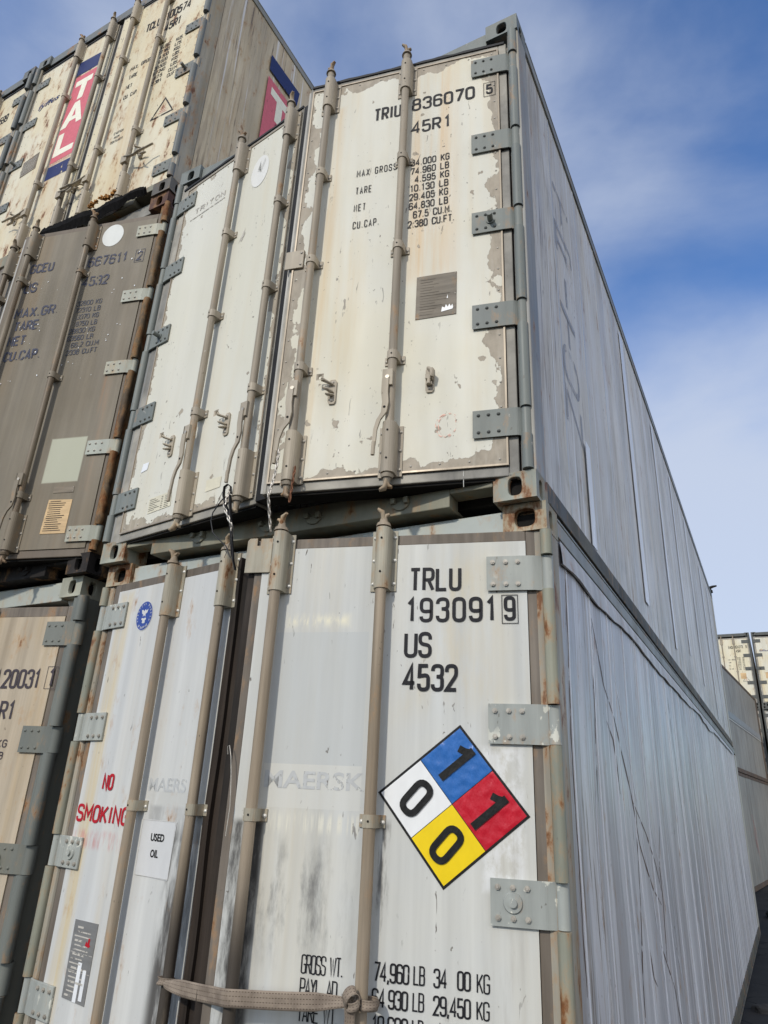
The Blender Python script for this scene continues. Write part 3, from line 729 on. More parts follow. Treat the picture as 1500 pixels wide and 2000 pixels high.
A1L = paint('door_white_streaked_b', (.60, .605, .585), .60, two=(.575, .585, .58), streak=.14, sv=(14, 14, .5), grime=.3, gcol=(.36, .34, .30), yellow=.35, ycol=(.56, .43, .22), specks=.7, scr=.9, rust=.04,
            regions=[(.05, .22, .8, 2.75, .06, (.58, .47, .27), (16, 16, .4), .36, .64, .75),
                     (.60, .98, 1.70, 1.78, .02, (.48, .48, .45), (20, 20, 3), .3, .5, .5),
                     (.60, .98, 1.57, 1.72, .02, (.27, .27, .265), (9, 9, 2.4), .36, .62, .65),
                     (.74, .99, .6, 1.66, .07, (.07, .066, .062), (10, 10, 1.7), .38, .60, .95),
                     (.03, .45, 1.50, 1.60, .03, (.50, .14, .14), (22, 22, 3.5), .44, .60, .55)])
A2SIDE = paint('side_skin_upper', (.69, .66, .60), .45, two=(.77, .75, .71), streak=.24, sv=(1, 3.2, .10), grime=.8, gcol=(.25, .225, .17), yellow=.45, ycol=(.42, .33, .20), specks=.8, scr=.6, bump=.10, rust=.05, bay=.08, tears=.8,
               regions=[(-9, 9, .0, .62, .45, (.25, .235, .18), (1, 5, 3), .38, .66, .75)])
A2JOINT = paint('side_joint', (.56, .57, .58), .35, streak=.2, sv=(1, 9, .2), grime=.3)
A1SIDE = paint('side_skin_lower', (.585, .585, .61), .38, two=(.66, .66, .675), streak=.20, sv=(1, 3.6, .10), grime=.6, gcol=(.25, .23, .20), yellow=.35, ycol=(.36, .23, .13), specks=.8, scr=.7, bump=.14, rust=.06, bay=.26, tears=.8,
               regions=[(-9, 9, -9, 9, 0, (.34, .35, .37), (1, 2.2, .12), .50, .60, .35)])
RAIL = paint('side_rail_grey', (.30, .305, .285), .5, two=(.25, .25, .22), streak=.3, sv=(6, 1.5, 6), grime=.8, gcol=(.10, .095, .07), rust=.12)
RPOST = paint('rear_post_beige', (.52, .50, .43), .5, streak=.2, grime=.3)

B1DOOR = paint('door_beige', (.475, .40, .30), .6, two=(.50, .435, .34), streak=.3, sv=(16, 16, .6), grime=.35, gcol=(.28, .21, .13), yellow=.8, ycol=(.50, .35, .17), specks=.8, bump=.25, rust=.05)
B1FRAME = paint('frame_slate_green', (.155, .168, .155), .5, two=(.185, .195, .175), streak=.12, grime=.2, yellow=.15, specks=.5, chips=((.45, .42, .34), .72), rust=.1)
B1CAST = paint('casting_pale', (.40, .405, .33), .6, streak=.2, grime=.35, rust=.35, bump=.3)
B2DOOR = paint('door_olive_brown', (.198, .172, .130), .62, two=(.222, .195, .150), streak=.28, sv=(12, 12, .5), grime=.4, gcol=(.12, .09, .06), yellow=.55, ycol=(.24, .17, .10), specks=.5, bump=.25,
               regions=[(-.42, -.15, .58, .90, .012, (.46, .47, .37), (16, 16, 12), .28, .32, .92), (-.15, -.06, .5, 1.36, .05, (.33, .17, .075), (14, 14, .7), .38, .62, .75),
                        (-.145, .0, 2.5, 2.6, 0, (.46, .48, .44), None, 0, 0, 0)])
B2RUST = paint('frame_rusted', (.085, .055, .04), .75, two=(.16, .12, .075), streak=.3, sv=(20, 20, 1), grime=.5, gcol=(.02, .016, .014), rust=.75, yellow=.5, ycol=(.24, .14, .06), bump=.7)
B2CASTB = paint('casting_burnt', (.035, .03, .028), .8, two=(.02, .018, .018), grime=.3, streak=.2, rust=.15, bump=1.2)
B2CASTT = paint('casting_purple_rust', (.075, .045, .045), .75, two=(.12, .06, .045), grime=.3, streak=.2, rust=.6, bump=.8)
B2HINGE = paint('hinge_pale_green', (.40, .425, .375), .5, two=(.36, .37, .31), grime=.45, streak=.2, yellow=.3, bump=.2, rust=.15)
B2SEAL = paint('seal_grey_brown', (.17, .14, .11), .6, grime=.5, streak=.2, bump=.3)
B3DOOR = paint('door_cream_rusty', (.70, .625, .44), .48, two=(.705, .66, .52), streak=.10, sv=(5, 5, .5), grime=.25, gcol=(.40, .28, .14), yellow=.5, ycol=(.58, .38, .15), specks=.9, scr=.9, rust=.42, bump=.15)
B3FRAME = paint('frame_slate', (.13, .145, .15), .5, two=(.165, .18, .175), streak=.15, grime=.3, specks=.5, rust=.22)
B3HINGE = paint('hinge_slate', (.20, .215, .20), .5, two=(.16, .175, .17), streak=.15, grime=.3, rust=.18)
B3CAST = paint('casting_dark_grey', (.17, .165, .145), .65, two=(.10, .095, .09), grime=.4, rust=.45, bump=.4)
B3SIDE = paint('side_skin_grimy', (.72, .61, .43), .5, two=(.58, .49, .34), streak=.28, sv=(1, 4, .2), grime=.9, gcol=(.22, .18, .13), yellow=.85, ycol=(.42, .26, .12), specks=.9, scr=.5, rust=.16, bump=.2, bay=.06, tears=.7)
DSIDE = paint('side_skin_far', (.36, .345, .31), .5, two=(.31, .30, .27), streak=.3, sv=(1, 5, .3), grime=.6, gcol=(.20, .18, .15), specks=.3, bump=.15, rust=.05)
EDOOR = paint('door_cream_far', (.69, .63, .46), .5, two=(.68, .66, .56), streak=.12, grime=.25, gcol=(.38, .30, .18), yellow=.5, ycol=(.56, .40, .18), specks=.6, rust=.10)
EFRAME = paint('frame_far', (.10, .105, .10), .55, streak=.2, grime=.3)
EDOOR2 = paint('door_white_far', (.56, .57, .55), .5, streak=.14, grime=.3, yellow=.2)

INK = ink('ink_black', (.012, .012, .015), .16); INK_W = ink('ink_worn', (.022, .022, .026), .5); INKBLUE = ink('ink_navy_worn', (.05, .055, .085), .62, (38, 38, 20))
INKRED = ink('ink_red', (.36, .012, .022), .35); PINK = ink('ink_pink_scribble', (.66, .38, .30), .9, (60, 60, 60)); GHOST = ink('ink_ghost', (.40, .41, .41), .55)
INKGREY = ink('ink_grey_faded', (.42, .40, .36), .60, (60, 60, 60)); INKSIDE = ink('ink_side_faded', (.30, .305, .33), .86, (1, 9, 3))
NAVY = ink('decal_navy', (.02, .032, .115), .32, (16, 16, 10)); REDD = ink('decal_red', (.54, .13, .165), .30, (20, 20, 8)); WHD = ink('decal_white', (.74, .71, .60), .1)
def decal(name, col, rough=.35, b=.0, sc=30, var=.12):
    return flat(name, col, rough, var=var, sc=sc, bump=b)
PB = decal('placard_blue', (.03, .135, .42), .28, .7, 26, .08); PR = decal('placard_red', (.50, .014, .03), .28, .8, 24, .08); PY = decal('placard_yellow', (.83, .60, .012), .3, .12, 20, .05)
PW = decal('placard_white', (.78, .79, .79), .3, .1, 20, .04); PK = decal('placard_black', (.006, .006, .006), .5, .6, 30, .2)
LABELW = decal('paper_white', (.60, .605, .605), .5, .05, 8, .06); LABELC = decal('paper_cream', (.68, .64, .50), .5, .1, 20, .1)
SILVER = decal('sticker_silver', (.78, .80, .82), .3, .1, 10, .1); ABSB = decal('decal_blue', (.035, .07, .30), .4, .05, 40, .2)
PLATE = paint('data_plate', (.235, .20, .155), .65, two=(.21, .185, .15), streak=.35, sv=(4, 4, 40), grime=.6, specks=.6, metal=0, rust=.08, bump=.1)
PLATE2 = paint('data_plate_grey', (.27, .27, .265), .4, two=(.23, .23, .23), streak=.2, sv=(3, 3, 30), grime=.35, metal=.2)
PLATE3 = paint('data_plate_copper', (.62, .44, .24), .42, two=(.50, .33, .17), streak=.3, sv=(3, 3, 30), grime=.4, metal=.2, specks=.8)

RIBM = paint('side_rib', (.86, .87, .90), .28, streak=.25, sv=(1, 9, .4), grime=.2)
POST2 = paint('post_side_mottled', (.36, .36, .345), .5, two=(.27, .28, .28), streak=.3, sv=(14, 14, .8), grime=.5, specks=.8, scr=.8, rust=.15, yellow=.2)
POST1 = paint('post_side_rusty', (.42, .39, .32), .55, two=(.34, .31, .25), streak=.4, sv=(16, 16, .7), grime=.7, gcol=(.16, .10, .06), yellow=.7, ycol=(.36, .22, .10), specks=.9, rust=.55, bump=.3)
POST3 = paint('post_side_grimy', (.42, .385, .31), .55, two=(.26, .25, .22), streak=.4, sv=(12, 12, .8), grime=.7, specks=.9, scr=.6, rust=.35, yellow=.4, bump=.25)
# ------------------------------------------------------------------ styles
def style(id, **k):
    s = dict(id=id, near=True, seed=1, px=.078, pxl=.058, kx=.046, kr=.021, hh=.125, hs=.172, hb=(.150, .108, .066), bolt='rivet', peg='pin',
             hz=(.345, .895, 1.445, 1.97, 2.533), dz=(.15, 2.66), sz=(.105, 2.70), rz=(.125, 2.715), bt=(2.44, 2.665), bb=(.135, .375),
             gz=(.717, 1.350, 1.943), rr=.0195, handle='down', hdz=.60, trim=True, rivets=True,
             m_hw=HW2, m_rod=TAUPE, m_cam=CAM, m_rivet=BOLT, m_bolt=BOLT, m_seal=SEALA2, m_trim=TRIM,
             R=dict(x=(.03, 1.095), seal=(-.012, 1.115), rods=(.530, .978)), L=dict(x=(.065, 1.125), seal=(.0, 1.14), rods=(.631, 1.062)))
    s.update(k); return s
RAILB = paint('side_rail_dirty', (.13, .12, .09), .65, two=(.09, .085, .07), streak=.4, sv=(4, 2, 6), grime=.9, gcol=(.04, .035, .025), rust=.3, bump=.3)
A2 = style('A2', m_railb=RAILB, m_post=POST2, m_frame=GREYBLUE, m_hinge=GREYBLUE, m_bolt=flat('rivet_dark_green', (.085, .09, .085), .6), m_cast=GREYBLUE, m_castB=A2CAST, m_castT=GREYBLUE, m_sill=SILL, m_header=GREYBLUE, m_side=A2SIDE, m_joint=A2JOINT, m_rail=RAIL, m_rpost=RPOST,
           R=dict(x=(.03, 1.095), seal=(-.012, 1.115), rods=(.527, .975), mat=A2R, ret=((.818, .59, 'open'), (.363, .595, 'shut')), lips=((1.115, 1.13, .02, .11, 3),)),
           L=dict(x=(.065, 1.115), seal=(-.005, 1.13), rods=(.632, 1.062), mat=A2L, ret=((.405, .60, 'open'), (.852, .60, 'open')), lips=((1.131, 1.194, .002, .07, 0),)), seed=3)
A1 = style('A1', px=.078, kx=.070, kr=.021, hh=.132, hs=.158, hb=(.137, .088, .042), bolt='hex', peg='disc', hz=(.35, .91, 1.488, 2.045, 2.602), dz=(.15, 2.735), sz=(.105, 2.78),
           rz=(.125, 2.80), bt=(2.54, 2.795), bb=(.135, .39), bw=.105, gz=(.62, 1.706), hdz=.56, trim=False, rivets=False, rr=.0215, pxl=.078,
           m_hw=HW1, m_rod=TAUPE1, m_rivet=BOLTW, m_bolt=BOLT, m_seal=SEALA1, m_post=POST1, m_railb=RAILB, m_frame=A1FRAME, m_hinge=A1HINGE, m_cast=A1CAST, m_castB=A2CAST, bighole=True, m_sill=SILL, m_header=A1HEAD,
           m_side=A1SIDE, m_joint=A1SIDE, m_rail=RAIL, m_rpost=RPOST, amp=.009,
           R=dict(x=(.01, 1.098), seal=(-.035, 1.135), rods=(.570, 1.012), mat=A1R, lips=((1.135, 1.165, .015, .10, 2),)),
           L=dict(x=(.055, .965), seal=(-.0, .975), rods=(.547, .94), mat=A1L, lips=((.975, 1.015, -.004, .03, 2), (1.0, 1.055, .012, .07, 2), (1.06, 1.078, .03, .11, 3), (1.082, 1.10, .045, .12, 0)), wob=.022), seed=11)
B1 = style('B1', px=.068, kx=.098, kr=.030, hh=.130, hs=.11, hb=(.092, .050, .008), peg='pin', hz=(.35, .92, 1.42, 1.99, 2.56), dz=(.15, 2.66), sz=(.105, 2.72), rz=(.125, 2.745), bt=(2.46, 2.70), trim=False, rivets=False,
           m_frame=B1FRAME, m_hinge=B1FRAME, m_bolt=B1FRAME, m_cast=B1CAST, m_header=A1HEAD, m_seal=SEALA1, m_side=B3SIDE, m_rail=RAIL, m_hw=HW1,
           R=dict(x=(.01, 1.10), seal=(-.025, 1.12), rods=(.52, .98), mat=B1DOOR), L=dict(x=(.05, 1.08), seal=(.0, 1.1), rods=(.6, 1.04), mat=B1DOOR), seed=21)
B2 = style('B2', px=.058, kx=.070, kr=.020, hh=.092, hs=.135, hb=(.118, .075, .032), peg=None, hz=(.236, .806, 1.388, 1.967, 2.543), dz=(.15, 2.655), sz=(.10, 2.70), rz=(.12, 2.70), bt=(2.44, 2.66),
           gz=(.491, 1.354, 2.22), trim=False, rivets=False, rough=True, m_frame=B2RUST, m_hinge=B2HINGE, m_bolt=BOLT, m_cast=B2CASTB, m_castT=B2CASTT, m_castB=B2CASTB, m_header=SEALA2, m_seal=B2SEAL, m_side=B3SIDE, m_rail=B2RUST,
           m_sill=B2CASTB, m_hw=paint('bracket_brown', (.27, .235, .18), .55, two=(.22, .18, .13), streak=.3, grime=.5, rust=.2), m_rod=paint('rod_brown', (.255, .215, .16), .5, two=(.17, .13, .09), streak=.3, sv=(30, 30, 1), grime=.6, rust=.15),
           R=dict(x=(.0, 1.10), seal=(-.022, 1.125), rods=(.505, 1.0), mat=B2DOOR, lips=((1.125, 1.15, .02, .11, 3),)), L=dict(x=(.05, 1.08), seal=(.0, 1.1), rods=(.6, 1.04), mat=B2DOOR, lips=((1.10, 1.135, .02, .10, 0),)), seed=31)
B3 = style('B3', px=.058, kx=.035, kr=.024, hh=.105, hs=.19, hb=(.170, .12, .07), peg='pin', hz=(.30, .83, 1.385, 1.93, 2.50), py=.03, dz=(.14, 2.68), sz=(.10, 2.72), rz=(.12, 2.76), bt=(2.50, 2.72), gz=(.86, 1.97), handle='side', hdz=.50,
           trim=False, m_post=POST3, m_frame=B3FRAME, m_hinge=B3HINGE, m_bolt=BOLTD, m_cast=B3FRAME, m_castB=B3CAST, m_castT=B3FRAME, m_header=B3FRAME, m_sill=SILL, m_side=B3SIDE, m_rail=RAIL, bw=.085,
           R=dict(x=(.02, 1.10), seal=(-.01, 1.12), rods=(.475, .905), mat=B3DOOR, ret=((.384, .60, 'open'), )), L=dict(x=(.04, 1.11), seal=(.0, 1.13), rods=(.635, 1.078), mat=B3DOOR, ret=((.40, .58, 'open'),), lips=((1.13, 1.165, .01, .08, 0),)), seed=41)
DST = style('D', m_frame=B1FRAME, m_hinge=B1FRAME, m_cast=B3CAST, m_side=DSIDE, m_joint=DSIDE, m_rail=paint('rail_dark_rust', (.12, .09, .07), .7, grime=.4, rust=.4), near=False, R=dict(x=(.03, 1.1), seal=(-.01, 1.12), rods=(.53, .97), mat=B1DOOR), L=dict(x=(.05, 1.1), seal=(0, 1.12), rods=(.6, 1.05), mat=B1DOOR), seed=51)
EST = style('E', m_frame=EFRAME, m_hinge=EFRAME, m_bolt=EFRAME, m_cast=EFRAME, m_side=B3SIDE, m_rail=EFRAME, near=False, hh=.13, hs=.24, kx=.03, handle='side', hdz=.5,
            R=dict(x=(.03, 1.1), seal=(-.01, 1.12), rods=(.53, .97), mat=EDOOR), L=dict(x=(.05, 1.1), seal=(0, 1.12), rods=(.6, 1.05), mat=EDOOR), seed=61)
E2ST = dict(EST); E2ST.update(id='E2', R=dict(EST['R'], mat=EDOOR2), L=dict(EST['L'], mat=EDOOR2))

# ------------------------------------------------------------------ the ground
def asphalt():
    m, g, p, o, v = base_mat('asphalt')
    n = g.noise(o, (.5, .5, .5), 6, .6); f = g.noise(o, (60, 60, 60), 4, .7)
    c = g.mix(g.step(n, .35, .7), (.022, .022, .022), (.040, .039, .037)); c = g.mix(g.step(f, .55, .8), c, (.075, .073, .068))
    vo = g.new('ShaderNodeTexVoronoi', feature='DISTANCE_TO_EDGE'); wv = g.new('ShaderNodeVectorMath', operation='ADD'); nn = g.new('ShaderNodeTexNoise'); nn.inputs['Scale'].default_value = 1.5; g.l.new(o, nn.inputs['Vector'])
    g.l.new(o, wv.inputs[0]); g.l.new(nn.outputs['Color'], wv.inputs[1]); g.l.new(wv.outputs[0], vo.inputs['Vector']); vo.inputs['Scale'].default_value = .6
    c = g.mix(g.step(vo.outputs[0], .012, .0), c, (.008, .008, .008)); c = g.mix(g.step(g.noise(o, (.25, .25, .25), 3), .52, .56, 0, .5), c, (.022, .022, .024))
    g.put(p.inputs['Base Color'], c); p.inputs['Roughness'].default_value = .9; p.inputs['Specular IOR Level'].default_value = .15
    b = g.new('ShaderNodeBump'); b.inputs['Strength'].default_value = .5; b.inputs['Distance'].default_value = .01
    g.l.new(f, b.inputs['Height']); g.l.new(b.outputs[0], p.inputs['Normal']); return m
b = MB(); b.add([(-600, -600, -.004), (600, -600, -.004), (600, 900, -.004), (-600, 900, -.004)], [(0, 1, 2, 3)])
gr = obj('ground', b, None, asphalt()); gr['kind'] = 'structure'

# ------------------------------------------------------------------ containers
H = CH
rA1, a1R, a1L = container(A1, 'white streaked container with the coloured diamond hazard placard, bottom of the right hand stack', (0, 0, 0), 15, 8.5)
rA2, a2R, a2L = container(A2, 'cream white container with peeling paint, lettered TRIU 836070, standing on the placard container', (-.02, -.052, H), 12.5, 8.5)
rB1, b1R, b1L = container(B1, 'beige container marked 20031 with slate green corner post, lowest in the middle stack', (-2.728, .07, 0), 14, 6)
rB2, b2R, b2L = container(B2, 'dirty olive brown container with a white dot and rusted corner post, middle of its stack', (-2.645, .015, H), 14, 10)
rB3, b3R, b3L = container(B3, 'rust spotted cream container with red and navy TAL panel, on top of the brown container', (-2.632, 0, 2 * H), 1, 0)
GC = 'containers of the stack at the left edge'
rC3, c3R, c3L = container(B3, 'rust spotted cream container cut off by the left edge, left neighbour of the TAL container', (-5.14, 0, 2 * H), 0, 0, seed=3)
rC2, _, _ = container(B1, 'beige container in the middle level of the stack at the far left', (-5.20, .05, H), 4, 3, seed=3)
rC1, _, _ = container(B1, 'beige container at ground level of the stack at the far left', (-5.24, .09, 0), 5, 3, seed=5)
ya = R(-4.8)
def dloc(z): return (1.72 - CW * math.cos(ya), 15.0 - CW * math.sin(ya), z)
rD1, _, _ = container(DST, 'grey beige container with red scratches on its side, on the ground behind the placard container', dloc(0), 0, 0, rz=ya)
rD2, _, _ = container(DST, 'grey beige container with a plain side, stacked on the red scratched one', (dloc(0)[0] - .04, dloc(0)[1], H), 0, 0, rz=ya, seed=2)
EY = 28.95
EL = {}
for c, x in ((0, .335), (1, 2.84)):
    for lv in range(3):
        st = EST if (lv == 2 or c == 0) else E2ST
        lab = {(0, 2): 'distant cream container marked 824273 on top of the far row',
               (1, 2): 'distant cream container with a dark word mark and red panel, top of the far row',
               (0, 1): 'distant cream container directly under the one marked 824273 in the far row',
               (1, 1): 'distant white container with a round dark blue emblem, second level of the far row',
               (0, 0): 'distant cream container at ground level of the far row, behind the nearer stacks',
               (1, 0): 'distant white container at ground level below the one with the round blue emblem'}[(c, lv)]
        EL[(c, lv)] = container(st, lab, (x + .01 * lv, EY + .01 * lv, lv * H), 0, 0, seed=c * 3 + lv)

# ------------------------------------------------------------------ lettering and decals on the doors
def put(name, parent, mb, mats, **k):
    mk = getattr(mb, 'marks', [])
    if name == 'lettering' and len(mk) > 1:      # every line of writing is a piece of its own
        mk = [(0, 0)] + mk[1:] + [(len(mb.v), len(mb.f))]
        for (v0, f0), (v1, f1) in zip(mk[:-1], mk[1:]):
            q = MB(); q.v = mb.v[v0:v1]; q.f = [tuple(i - v0 for i in f) for f in mb.f[f0:f1]]; q.m = mb.m[f0:f1]; q.s = mb.s[f0:f1]
            o = obj(name, q, parent, mats, **k)
            if parent is rA2: o.location = (CW, 0, 0)
        return o
    return obj(name, mb, parent, mats, **k)
# TRIU container, right door
b = MB(); text(b, 'TRIU', -.713, 2.304, -.556, 2.401); text(b, '836070', -.498, 2.318, -.156, 2.412); text(b, '45R', -.497, 2.146, -.335, 2.236); text(b, '5', -.098, 2.327, -.062, 2.399)
rect_outline(b, -.109, -.050, 2.311, 2.413, .003)
put('lettering', a2R, b, INK)
b = MB(); text(b, '1', -.32, 2.146, -.284, 2.236); put('lettering', a2R, b, INK_W)
b = MB()
for s_, x0, x1, z in (('MAX GROSS', -.786, -.567, 1.912), ('TARE', -.785, -.697, 1.789), ('NET', -.787, -.723, 1.671), ('CU.CAP.', -.786, -.645, 1.554)): text(b, s_, x0, z, x1, z + .048, t=.0046, gap=.95)
for i, (s_, x0, x1) in enumerate((('34.000 KG', -.491, -.288), ('74.960 LB', -.491, -.290), ('4.595 KG', -.468, -.289), ('10.130 LB', -.490, -.292), ('29.405 KG', -.493, -.293), ('64,830 LB', -.493, -.293), ('67.5 CU.M.', -.470, -.273), ('2.380 CU.FT.', -.495, -.260))):
    z = 1.912 - .0595 * i; text(b, s_, x0, z, x1, z + .046, t=.0055, gap=.50)
put('lettering', a2R, b, INK)
b = MB(); P = [(-.438, 1.179), (-.2465, 1.179), (-.2485, .936), (-.440, .933)]; b.prism(P[::-1], -.003, 0, 'y')
for x, z in P + [(-.2475, 1.06)]: b.rivet(x + (.006 if x < -.3 else -.006), -.003, z + (.006 if z < 1 else -.006), .004, .003, 1)
r0 = random.Random(4)
for i in range(14):
    z = 1.155 - i * .0155; ribbon(b, [(-.42, z), (-.42 + r0.uniform(.05, .15), z)], .0022, lambda x, z, l: (x, -.0036 - l, z), 2)
pl = put('data_plate', a2R, b, [PLATE, BOLT, flat('plate_lines', (.17, .145, .115), .7)])
b = MB(); b.add([(x, -.0048, z) for x, z in [(-.318, .957), (-.266, .966), (-.262, .975), (-.266, .993), (-.273, .981), (-.280, .996), (-.288, .980), (-.296, .996), (-.301, .978), (-.314, .985)]], [tuple(range(10))]); b.add([(-.293, -.0048, 1.03), (-.287, -.0048, 1.03), (-.289, -.0048, 1.052)], [(0, 1, 2)])
put('sticker_remnant', a2R, b, SILVER)
b = MB(); c_ = [(-.286 + (.048 + .004 * math.sin(3 * t)) * math.cos(t) + .006 * math.sin(t), .362 + .058 * math.sin(t)) for t in [i * .3 for i in range(41)]]
c_ = [(x + (.0 if i < 21 else .011 * (1 if x < -.286 else -1)), z) for i, (x, z) in enumerate(c_)]
ribbon(b, c_, .0035, lambda x, z, l: (x, -.0022 - l, z)); put('chalk_scribble', a2R, b, PINK)
b = MB(); b.box(-1.135, -1.035, -.012, -.004, 1.352, 1.465); b.rivet(-1.048, -.012, 1.445, .008, .006, 1); b.rivet(-1.048, -.012, 1.372, .008, .006, 1); b.box(-1.06, -1.035, -.004, .0, 1.352, 1.465)
put('lock_plate', a2R, b, [HW2, BOLT], bevel=.003)
# left door
b = MB(); text(b, 'TRITON', .186, 2.376, .487, 2.424, t=.010, gap=.5, slant=.0); ribbon(b, [(.15, 2.345), (.49, 2.352)], .009, lambda x, z, l: (x, -.0022 - l, z)); put('lettering', a2L, b, INKGREY)
b = MB(); quad(b, [(.802 + .075 * math.cos(2 * math.pi * i / 28), 2.378 + .125 * math.sin(2 * math.pi * i / 28)) for i in range(28)]); put('faded_emblem', a2L, b, decal('emblem_pale', (.73, .73, .70), .45, .05, 8, .04))
b = MB(); b.add([(x, -.0026, z) for x, z in [(.80, 2.46), (.785, 2.40), (.81, 2.405), (.835, 2.47), (.845, 2.45), (.815, 2.36), (.782, 2.385)]], [tuple(range(7))]); put('faded_emblem', a2L, b, decal('emblem_grey', (.58, .58, .55), .45, .05, 8, .04))
b = MB(); quad(b, [(.29, .312), (.478, .318), (.487, .232), (.294, .224)], -.0022)
for i in range(7):
    z = .302 - i * .0105; ribbon(b, [(.30, z), (.30 + .05 + .02 * (i % 3), z)], .002, lambda x, z, l: (x, -.003 - l, z), 1); ribbon(b, [(.40, z), (.415, z)], .002, lambda x, z, l: (x, -.003 - l, z), 1); ribbon(b, [(.43, z), (.465, z)], .002, lambda x, z, l: (x, -.003 - l, z), 1)
put('paper_label', a2L, b, [LABELC, INK])
b = MB(); quad(b, [(.756, .310), (.867, .308), (.866, .250), (.757, .246)], -.0022); put('paper_label', a2L, b, LABELC)
b = MB(); quad(b, [(.166, .553), (.220, .553), (.214, .508), (.157, .500)], -.0022); put('sticker', a2L, b, SILVER)
b = MB(); b.add([(x, -.0022, z) for x, z in [(.70, 1.86), (.735, 1.93), (.75, 1.96), (.742, 1.91), (.757, 1.925), (.73, 1.865), (.717, 1.872), (.722, 1.89)]], [tuple(range(8))]); put('scratch_mark', a2L, b, INKGREY)
# side lettering, stacked capitals
b = MB(); YY = lambda y, z, l: (surf(3, .005, y, z) + .0012 + l * .5, y, z)
for ch, z in zip('TRITON', (2.10, 1.80, 1.50, 1.22, .96, .68)): text(b, ch, .66, z, 1.03, z + .245, t=.042, frame=YY)
o = put('lettering', rA2, b, INKSIDE); o.location = (CW, 0, 0)
PS = paint('seam_sheen', (.82, .84, .88), .30, streak=.12, sv=(1, 8, .2), grime=.25)  # pale colour stands in for sky reflected along the side seams
for y, w, z0, z1 in ((2.78, .16, .30, 2.70), (4.50, .09, .3, 2.7), (1.02, .10, .14, .75), (5.9, .07, .5, 2.7), (7.4, .08, .4, 2.7), (9.3, .11, .2, 2.6), (10.6, .10, .2, 2.6)):
    b = MB(); b.box(-.004, -.0005, y, y + w, z0, z1); o = put('seam_sheen_strip', rA2, b, PS); o.location = (CW, 0, 0)

# placard container, right door
b = MB(); text(b, 'TRLU', -.466, 2.538, -.259, 2.636); text(b, '193091', -.474, 2.415, -.125, 2.513, gap=.62); text(b, 'US', -.478, 2.279, -.371, 2.378, gap=.42); text(b, '4532', -.479, 2.155, -.271, 2.256)
put('lettering', a1R, b, INK)
b = MB(); text(b, '9', -.098, 2.418, -.054, 2.513); rect_outline(b, -.105, -.046, 2.408, 2.517, .0025); put('lettering', a1R, b, INK)
b = MB(); text(b, 'GROSS WT.', -.793, 1.231, -.646, 1.287, t=.0042, gap=.22); text(b, 'PAYLOAD', -.792, 1.168, -.662, 1.220, t=.0042, gap=.22, drop=(4,)); text(b, 'TARE WT.', -.794, 1.098, -.655, 1.152, t=.0042, gap=.22)
text(b, '74,960', -.543, 1.231, -.424, 1.287, t=.0058, gap=.30); text(b, 'LB', -.411, 1.233, -.373, 1.287, t=.0046, gap=.3); text(b, '34,000', -.346, 1.231, -.226, 1.285, t=.0058, gap=.3, drop=(2, 3)); text(b, 'KG', -.208, 1.229, -.166, 1.283, t=.0046, gap=.3)
text(b, '64,930', -.546, 1.160, -.426, 1.214, t=.0058, gap=.30, drop=(2,)); text(b, 'LB', -.412, 1.162, -.374, 1.214, t=.0046, gap=.3); text(b, '29,450', -.346, 1.158, -.226, 1.212, t=.0058, gap=.3); text(b, 'KG', -.209, 1.159, -.168, 1.210, t=.0046, gap=.3)
text(b, '10,690', -.541, 1.088, -.424, 1.142, t=.0058, gap=.30); text(b, 'LB', -.412, 1.088, -.374, 1.142, t=.0046, gap=.3); text(b, '4,550', -.340, 1.086, -.236, 1.140, t=.0058, gap=.3)
put('lettering', a1R, b, ink('ink_thin', (.014, .014, .016), .26, (34, 34, 24)))
put('ghost_lettering', a1R, font_mesh('MAERSK', -.992, 1.800, -.607, 1.862, -.0009, bold=.02), GHOST)
put('ghost_lettering', a1L, font_mesh('MAERS', .577, 1.765, .831, 1.821, -.0009, bold=.02), GHOST)
CACHE[('rod', 'A1', .125, 2.80, 1)].materials[0] = TAUPE2      # soot on the two rods next to the seam
# hazard placard: four squares inside a black border, turned
C0 = Vector((-.2895, 1.7735)); e1 = Vector((.6305, -.7762)); e2 = Vector((.7762, .6305)); hs = .1885
def D(u, v): q = C0 + e1 * u + e2 * v; return (q.x, q.y)
b = MB(); b.prism([D(-hs, -hs), D(-hs, hs), D(hs, hs), D(hs, -hs)], -.0016, 0, 'y', 4)
bd = .0085; ln = .0012; y_ = -.0021
for (u0, u1, v0, v1, mt) in ((-hs + bd, -ln, ln, hs - bd, 0), (ln, hs - bd, ln, hs - bd, 1), (ln, hs - bd, -hs + bd, -ln, 2), (-hs + bd, -ln, -hs + bd, -ln, 3)):
    n = 26; vs = []
    for j in range(n + 1):
        for i in range(n + 1):
            u = u0 + (u1 - u0) * i / n; v = v0 + (v1 - v0) * j / n; q = D(u, v)
            vs.append((q[0], y_ - (.0034 * max(0, noise.noise(Vector((u * 38, v * 38, mt))) + .12) if mt < 2 and 0 < i < n and 0 < j < n else 0), q[1]))
    b.add(vs, [(j * (n + 1) + i, j * (n + 1) + i + 1, (j + 1) * (n + 1) + i + 1, (j + 1) * (n + 1) + i) for j in range(n) for i in range(n)], mt, True)
put('hazard_placard', a1R, b, [PB, PR, PY, PW, PK])
th = R(9); up0 = e2.copy(); rt0 = e1.copy(); up = Vector((e2.x * math.cos(th) - e2.y * math.sin(th), e2.x * math.sin(th) + e2.y * math.cos(th))); rt = Vector((up.y, -up.x))
b = MB()
